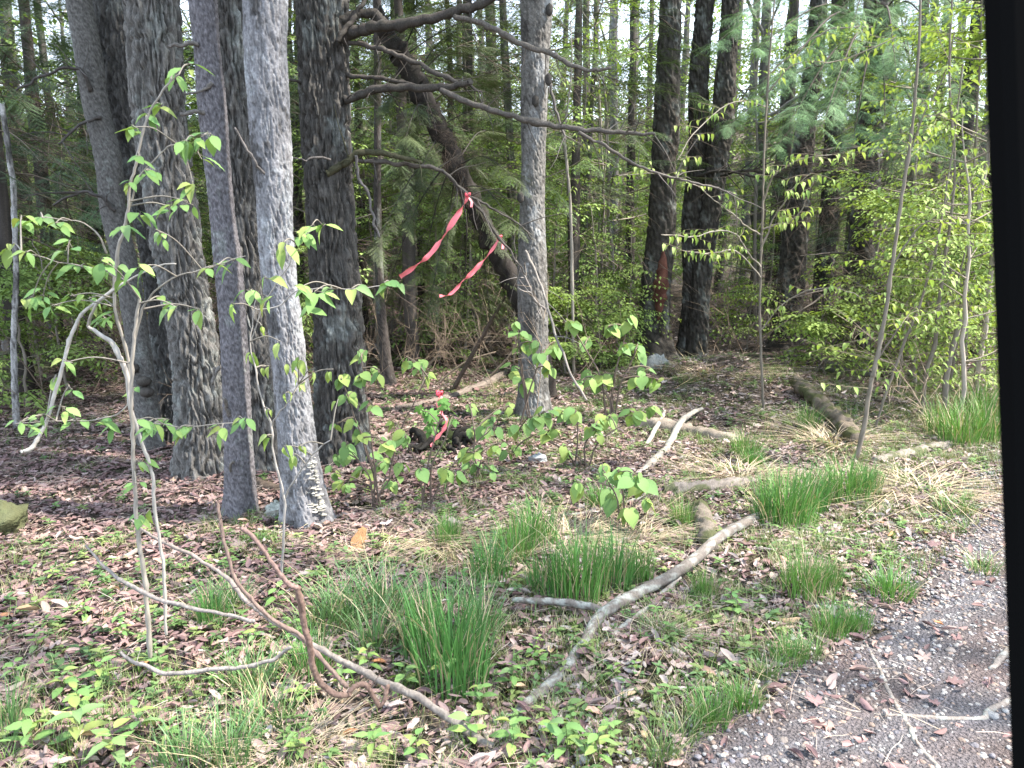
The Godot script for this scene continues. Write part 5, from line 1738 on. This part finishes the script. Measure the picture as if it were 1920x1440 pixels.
func grass() -> void:
	var r := RandomNumberGenerator.new()
	r.seed = 1212
	var kinds := []
	for k in 5:
		kinds.append(tuft_mesh(r, [230, 210, 150, 210, 110][k], [lin(0.08, 0.2, 0.05), lin(0.1, 0.225, 0.05), lin(0.105, 0.205, 0.07), lin(0.115, 0.235, 0.05), lin(0.125, 0.215, 0.065)][k], [0.55, 0.5, 0.8, 0.55, 0.8][k], 0.022))
	# [foot x, foot y, width px, height px, kind, label]
	var list := [
		[850, 1275, 150, 190, 0, "tallest dark green grass tuft, standing behind the broken branch"],
		[800, 1230, 110, 150, 0, "dark grass tuft leaning on the tallest tuft"],
		[905, 1190, 90, 120, 2, "grass tuft between the tall tuft and the twin clumps"],
		[965, 1050, 90, 95, 1, "upright grass clump, the rear one of the twin clumps"],
		[1000, 1020, 90, 90, 1, "grass clump beside the rear twin clump"],
		[920, 1090, 80, 90, 0, "grass clump in front of the rear twin clump"],
		[1085, 1120, 120, 140, 1, "dense bright grass clump above the side fork of the long branch"],
		[1150, 1100, 90, 120, 0, "dark grass clump beside the long branch"],
		[1030, 1110, 80, 100, 0, "dark grass clump at the tip of the side fork"],
		[1200, 1090, 50, 70, 1, "thin grass clump before the short mossy log"],
		[650, 1170, 110, 110, 2, "loose grass clump before the bark slab"],
		[720, 1150, 100, 110, 2, "loose grass clump beside the tallest tuft"],
		[600, 1190, 90, 90, 4, "sparse grass clump beside the brown prong"],
		[700, 1210, 90, 90, 2, "low grass clump behind the broken branch"],
		[840, 1015, 50, 62, 1, "small fine grass clump in the leaf litter"],
		[1135, 955, 70, 60, 1, "short grass clump below the low shrub"],
		[1475, 985, 95, 115, 1, "tall bright grass clump at the end of the long branch"],
		[1440, 985, 60, 90, 0, "dark grass clump touching the end of the long branch"],
		[1520, 960, 70, 90, 0, "grass clump behind the tall bright clump"],
		[1585, 935, 80, 75, 1, "wide grass clump before the kinked sapling"],
		[1625, 925, 50, 60, 0, "narrow grass clump by the kinked sapling"],
		[1280, 985, 44, 56, 3, "small bright grass clump beside the short mossy log"],
		[1505, 1115, 80, 95, 3, "bright grass clump at the edge of the track"],
		[1550, 1105, 60, 60, 1, "short grass clump at the edge of the track"],
		[1668, 1118, 75, 50, 1, "round low grass clump growing in the gravel"],
		[1560, 1190, 60, 60, 1, "grass clump at the border of leaves and gravel"],
		[1605, 1185, 50, 55, 1, "fine grass clump at the upper end of the grey stick"],
		[1480, 1240, 70, 50, 1, "low grass clump beside the bark chips"],
		[1520, 1235, 50, 45, 4, "sparse low grass clump on the gravel border"],
		[1330, 1355, 80, 60, 1, "low spreading grass clump at the front border"],
		[1280, 1385, 70, 55, 4, "sparse grass clump at the front border"],
		[1390, 1330, 60, 55, 1, "fine grass clump on the gravel side of the front border"],
		[1240, 1420, 70, 60, 4, "thin grass clump nearest the front of the verge"],
		[1435, 1270, 55, 45, 4, "thin low grass clump by the pink tan leaf"],
		[1800, 835, 80, 70, 3, "tall rank grass clump on the far verge"],
		[1845, 825, 80, 78, 3, "broad rank grass beside the far verge clump"],
		[1770, 820, 60, 70, 3, "thin grass clump at the foot of the straight young sapling"],
		[1840, 780, 70, 60, 3, "rear grass clump behind the far verge clump"],
		[1515, 808, 44, 48, 3, "lone bright grass clump before the crumbling log"],
		[1395, 855, 50, 48, 3, "small bright grass clump beside the pale split log"],
		[1410, 875, 40, 40, 1, "tiny grass clump beside the pale split log"],
		[400, 1165, 70, 70, 0, "grass clump behind the left prongs of the broken branch"],
		[440, 1135, 60, 60, 2, "small grass clump among the prongs"],
		[20, 1370, 60, 95, 2, "tall thin grass clump by the pleated tan leaf"],
		[430, 1430, 110, 110, 2, "grass clump crossed by the dead cane"],
		[340, 1440, 90, 90, 2, "blue green grass clump beside the herbs"],
		[470, 1290, 90, 90, 2, "loose blue green grass clump under the low prong"],
		[500, 1370, 90, 90, 4, "sparse grass clump under the broken branch"],
		[580, 1260, 70, 80, 0, "grass clump behind the upright brown prong"],
		[1230, 1185, 50, 40, 4, "small grass clump under the long branch"],
		[1320, 1120, 50, 60, 3, "bright fine grass clump at the bend of the long branch"],
		[1840, 1075, 50, 40, 4, "thin weedy grass clump in the track"],
		[1790, 960, 60, 40, 4, "low grass clump on the far edge of the track"]]
	for q in list:
		var p := on_ground(q[0], q[1])
		var dist := p.distance_to(EYE)
		var t := thing("grass_tuft", q[5], "grass", p, "grass tufts along the verge")
		var w := metres(q[2], dist) * r.randf_range(0.8, 1.05)
		var h := metres(q[3], dist) * 1.2
		piece(kinds[q[4]], "blades", Transform3D(Basis(Vector3.UP, r.randf() * TAU) * Basis.from_scale(Vector3(w, h, w)), p), t)
	var straw := tuft_mesh(r, 200, lin(0.46, 0.37, 0.26), 1.5, 0.012)
	for q in [[1385, 900, 110, 60, "beside the grey barkless log"], [1060, 1010, 120, 50, "between the twin green clumps"], [560, 1400, 130, 40, "under the broken branch"], [820, 1020, 90, 40, "behind the small fine grass clump"], [1180, 1010, 110, 50, "between the twin clumps and the short mossy log"], [1340, 700, 120, 40, "on top of the leafy bank"], [1560, 830, 110, 50, "over the end of the crumbling log"], [1240, 1190, 90, 40, "below the thin fork of the long branch"], [1730, 920, 130, 40, "along the far edge of the track"], [700, 1040, 90, 34, "beside the bark slab"]]:
		var p := on_ground(q[0], q[1])
		var t := thing("dead_grass_tussock", "flattened tussock of tan dead grass " + q[4], "dead grass", p, "tan dead grass tussocks")
		var w := metres(q[2], p.distance_to(EYE))
		var h := metres(q[3], p.distance_to(EYE)) * 0.9
		piece(straw, "stalks", Transform3D(Basis(Vector3.UP, r.randf() * TAU) * Basis.from_scale(Vector3(w, h, w)), p), t)
	# fine low grass in between, too thick to count
	var low := tuft_mesh(r, 14, lin(1, 1, 1), 0.8, 0.03)
	var where := []
	var tints := []
	for i in 42000:
		var d := sqrt(r.randf_range(3.0, 130.0))
		var x := r.randf_range(-0.72, 0.75) * (d + 0.4)
		var n := noise_a.get_noise_2d(x * 1.1 + 31.0, d * 1.1 + 5.0)
		var border := exp(-pow((x - edge_of(d) + 0.9) / 1.1, 2.0))
		if x > edge_of(d) + 0.1 or r.randf() > 0.12 + 0.5 * border + n * 0.9 or (d > 5.0 and x < -0.5 and r.randf() < 0.85):
			continue
		var h := r.randf_range(0.04, 0.13)
		where.append(Transform3D(Basis(Vector3.UP, r.randf() * TAU) * Basis.from_scale(Vector3(0.1, h, 0.1)), Vector3(x, height(x, -d), -d)))
		tints.append([lin(0.1, 0.19, 0.045), lin(0.14, 0.22, 0.05), lin(0.19, 0.22, 0.08), lin(0.32, 0.28, 0.16)][r.randi() % 4] * r.randf_range(0.75, 1.25))
	var o := many(low, "grass", where, tints, self)
	tag(o, "thin low grass growing through the litter beside the track", "grass")
	o.set_meta("kind", "stuff")


func herb_meshes(r: RandomNumberGenerator) -> Array:
	# whole small herbs as one mesh each, for the carpet that nobody could count
	var out := []
	for k in 4:
		var g := Geo.new()
		var n: int = [6, 8, 5, 7][k]
		g.tube(PackedVector3Array([Vector3(0, -0.02, 0), Vector3(0.02, 0.4, 0.0), Vector3(0, 0.85, 0.03)]), PackedFloat32Array([0.018, 0.014, 0.008]), 3, lin(0.7, 0.8, 0.5))
		for i in n:
			var a := TAU * i / 2.0 + (i / 2) * 1.5 + r.randf_range(-0.4, 0.4)
			var h := 0.35 + 0.5 * i / n
			leaf_shape(g, Transform3D(turned(Vector3(cos(a), r.randf_range(0.1, 0.6), sin(a))).scaled(Vector3.ONE * r.randf_range(0.45, 0.75)), Vector3(0.01, h, 0)), [0.48, 0.38, 0.6, 0.42][k], 4, 0.0, 0.25, 0.35, 0.8, lin(1, 1, 1) * r.randf_range(0.85, 1.15))
		out.append(g.mesh(M.leaf))
	return out


func herbs() -> void:
	var r := RandomNumberGenerator.new()
	r.seed = 1313
	var kinds := herb_meshes(r)
	var where := [[], [], [], []]
	var tints := [[], [], [], []]
	for i in 42000:
		var d := sqrt(r.randf_range(3.2, 190.0))
		var x := r.randf_range(-0.74, 0.75) * (d + 0.4)
		var n := noise_a.get_noise_2d(x * 1.3 - 17.0, d * 1.3 + 44.0)
		if x > edge_of(d) - 0.1 or r.randf() > (0.5 if d < 4.6 else 0.3) + n * 1.1 or (d > 4.8 and d < 9.0 and x < -0.8 and r.randf() < 0.8):
			continue
		var k := r.randi() % 4
		var s := r.randf_range(0.02, 0.07)
		where[k].append(Transform3D((Basis(Vector3.UP, r.randf() * TAU) * Basis(Vector3.RIGHT, r.randf_range(-0.25, 0.25))).scaled(Vector3.ONE * s), Vector3(x, height(x, -d), -d)))
		tints[k].append([lin(0.14, 0.24, 0.08), lin(0.17, 0.27, 0.095), lin(0.12, 0.2, 0.08), lin(0.22, 0.28, 0.1)][r.randi() % 4] * r.randf_range(0.75, 1.2))
	var o := Node3D.new()
	o.name = "ground_cover"
	add_child(o)
	tag(o, "low green seedlings and herbs carpeting the verge", "ground cover")
	o.set_meta("kind", "stuff")
	for k in 4:
		many(kinds[k], "herbs", where[k], tints[k], o)
	# herbs that stand out one by one at the front
	for q in [[60, 1410, 90], [150, 1400, 100], [215, 1430, 90], [120, 1300, 60], [260, 1380, 80], [320, 1400, 60], [150, 1340, 70], [190, 1290, 70], [560, 1330, 70], [640, 1290, 60], [760, 1300, 80], [830, 1290, 80], [880, 1270, 70], [960, 1290, 70], [1010, 1260, 60], [880, 1400, 90], [960, 1410, 90], [1060, 1420, 100], [1120, 1430, 90], [700, 1420, 80], [780, 1430, 80], [560, 1420, 70], [1140, 1390, 60], [1040, 1390, 70], [520, 1140, 60], [550, 1200, 60], [690, 1260, 70], [900, 1330, 70], [1000, 1235, 40], [1150, 1280, 50], [1190, 1265, 40], [1235, 1310, 34], [1070, 1370, 44], [1380, 1160, 60], [1370, 1140, 50], [1010, 1215, 34], [300, 1270, 60], [400, 1290, 50], [230, 1200, 44], [160, 1160, 44], [70, 1220, 44], [330, 1180, 40], [30, 1280, 54], [100, 1090, 34], [480, 1210, 50], [600, 1080, 30], [720, 1050, 30], [1240, 1220, 34], [1300, 1160, 40], [1420, 1200, 30]]:
		var p := on_ground(q[0], q[1])
		var s := metres(q[2] * 0.66, p.distance_to(EYE))
		var t := thing("seedling", ["small green seedling with paired oval leaves in the front verge", "light green seedling with paired oval leaves in the litter"][r.randi() % 2], "seedling", p, "seedlings in the verge")
		var g := Geo.new()
		g.tube(PackedVector3Array([p - Vector3(0, 0.02, 0), p + Vector3(0.006, s * 0.45, 0), p + Vector3(0, s * 0.9, 0.01)]), PackedFloat32Array([0.0022, 0.0018, 0.001]), 4, lin(0.14, 0.2, 0.07))
		part(g, "stem", M.leaf, t)
		var a := r.randf() * TAU
		for k in 8:
			var f := 0.3 + 0.62 * int(k / 2.0) / 3.0
			var b := a + PI * (k % 2) + 1.5 * int(k / 2.0) + r.randf_range(-0.2, 0.2)
			leaf_at(t, leaf_ovate, p + Vector3(0, s * f, 0), Vector3(cos(b), r.randf_range(0.05, 0.5), sin(b)), s * (0.62 - 0.05 * k / 2.0) * r.randf_range(0.8, 1.1), r)


# ---------------------------------------------------------------- the vehicle that the picture is taken from
func vehicle_pillar() -> void:
	var d := 0.62
	var foot := at(1908, 1560, d)
	var t := thing("vehicle_pillar", "black window pillar of the vehicle beside the gravel track", "vehicle pillar", foot)
	var g := Geo.new()
	# a rounded bar, seen edge on; its visible edge runs slightly slanted
	var rows := [[1838, -160], [1843, 0], [1852, 240], [1861, 480], [1871, 720], [1880, 960], [1889, 1200], [1897, 1440], [1902, 1600]]
	var prof := [[0.0, 0.0], [0.006, 0.01], [0.016, 0.012], [0.1, 0.014], [0.13, 0.008], [0.17, -0.05], [0.14, -0.075], [0.054, -0.055], [0.036, -0.04]]
	for i in rows.size():
		var p := at(rows[i][0], rows[i][1], d)
		for k in prof:
			g.vert(p + Vector3(k[0], 0, k[1]), lin(0.004, 0.004, 0.006))  # near black: shade of the vehicle roof is put into this colour
	var n := prof.size()
	for i in rows.size() - 1:
		for k in n:
			var k2 := (k + 1) % n
			var q := i * n
			g.quad(q + k, q + k2, q + n + k2, q + n + k)
	part(g, "pillar", M.plastic, t, false)
	g = Geo.new()
	var path := PackedVector3Array()
	var rad := PackedFloat32Array()
	for q in rows:
		path.append(at(q[0] + 6, q[1], d) + Vector3(0.02, 0, -0.022))
		rad.append(0.0055)
	g.tube(path, rad, 8, lin(0.01, 0.01, 0.01))
	part(g, "rubber_seal", M.plastic, t)


func _ready() -> void:
	# camera
	var cam := Camera3D.new()
	cam.name = "camera"
	add_child(cam)
	cam.fov = rad_to_deg(2.0 * atan(720.0 / FOCAL))
	cam.position = EYE
	cam.rotation_degrees = Vector3(PITCH, 0, 0)
	cam.near = 0.05
	cam.far = 600.0
	cam.current = true
	# a phone lens: about 4 mm of opening, focused on the trunks
	var lens := CameraAttributesPhysical.new()
	lens.frustum_focal_length = 12.0 / tan(deg_to_rad(cam.fov) * 0.5)
	lens.frustum_focus_distance = 5.0
	lens.exposure_aperture = lens.frustum_focal_length / 4.0
	cam.attributes = lens
	cam.fov = rad_to_deg(2.0 * atan(720.0 / FOCAL))
	# sky
	var sky_mat := ProceduralSkyMaterial.new()
	sky_mat.sky_top_color = Color(0.74, 0.82, 0.93)
	sky_mat.sky_horizon_color = Color(0.91, 0.94, 0.98)
	sky_mat.ground_horizon_color = Color(0.5, 0.5, 0.45)
	sky_mat.ground_bottom_color = Color(0.3, 0.29, 0.25)
	sky_mat.sky_curve = 0.2
	var sky := Sky.new()
	sky.sky_material = sky_mat
	var env := Environment.new()
	env.background_mode = Environment.BG_SKY
	env.sky = sky
	env.background_energy_multiplier = 1.3
	env.tonemap_mode = Environment.TONE_MAPPER_LINEAR
	env.tonemap_exposure = 3.4
	env.sdfgi_enabled = true
	env.ssao_enabled = true
	env.ssil_enabled = true
	var world := WorldEnvironment.new()
	world.name = "surroundings"
	world.environment = env
	add_child(world)
	# sun: high over the track on the right
	var sun := DirectionalLight3D.new()
	sun.name = "sun"
	add_child(sun)
	sun.light_energy = 1.6
	sun.light_color = Color(1.0, 0.97, 0.93)
	sun.light_angular_distance = 1.5
	sun.shadow_enabled = true
	sun.look_at_from_position(Vector3(0.8, 1.05, 0.12) * 50.0, Vector3.ZERO)

	noise_a.seed = 3
	noise_a.frequency = 1.0
	noise_a.fractal_octaves = 3
	noise_a.noise_type = FastNoiseLite.TYPE_SIMPLEX_SMOOTH
	noise_b.seed = 8
	noise_b.frequency = 1.0
	noise_b.fractal_octaves = 2
	noise_b.noise_type = FastNoiseLite.TYPE_SIMPLEX_SMOOTH
	cells.seed = 4
	cells.frequency = 1.0
	cells.noise_type = FastNoiseLite.TYPE_CELLULAR
	rng.seed = 2
	# the road's border, read off the picture on level ground
	for q in [[1130, 1500], [1400, 1300], [1570, 1180], [1730, 1060], [1830, 960], [1880, 890]]:
		var v := ray(q[0], q[1])
		var p := EYE + v * (EYE.y / -v.y)
		edge_d.append(-p.z)
		edge_x.append(p.x)
	materials()
	leaf_meshes()
	ground_and_road()
	print("ground ", Time.get_ticks_msec())
	main_trees()
	print("trees ", Time.get_ticks_msec())
	roadside_tree()
	right_hemlock()
	wood_behind()
	print("wood ", Time.get_ticks_msec())
	near_sapling()
	middle_shrubs()
	right_saplings()
	print("saplings ", Time.get_ticks_msec())
	floor_things()
	var r := RandomNumberGenerator.new()
	r.seed = 99
	ribbon("long pink ribbon tied highest on the bare limb, blown sideways", [[877, 368, 9], [868, 388, 12], [850, 415, 15], [828, 448, 15], [805, 478, 13], [778, 500, 14], [750, 519, 15]], 6.55, r)
	ribbon("pink ribbon tied lower on the limb, its tip curling level", [[936, 447, 8], [925, 465, 10], [905, 490, 12], [885, 512, 12], [868, 527, 11], [852, 545, 8], [840, 553, 9], [824, 555, 9]], 6.7, r)
	ribbon("short crumpled pink ribbon hanging on the maple leaved shrub", [[824, 740, 10], [822, 758, 14], [828, 775, 10], [838, 788, 9], [830, 808, 13], [816, 824, 12], [808, 838, 8]], 5.2, r)
	grass()
	herbs()
	litter()
	vehicle_pillar()
	print("all ", Time.get_ticks_msec())
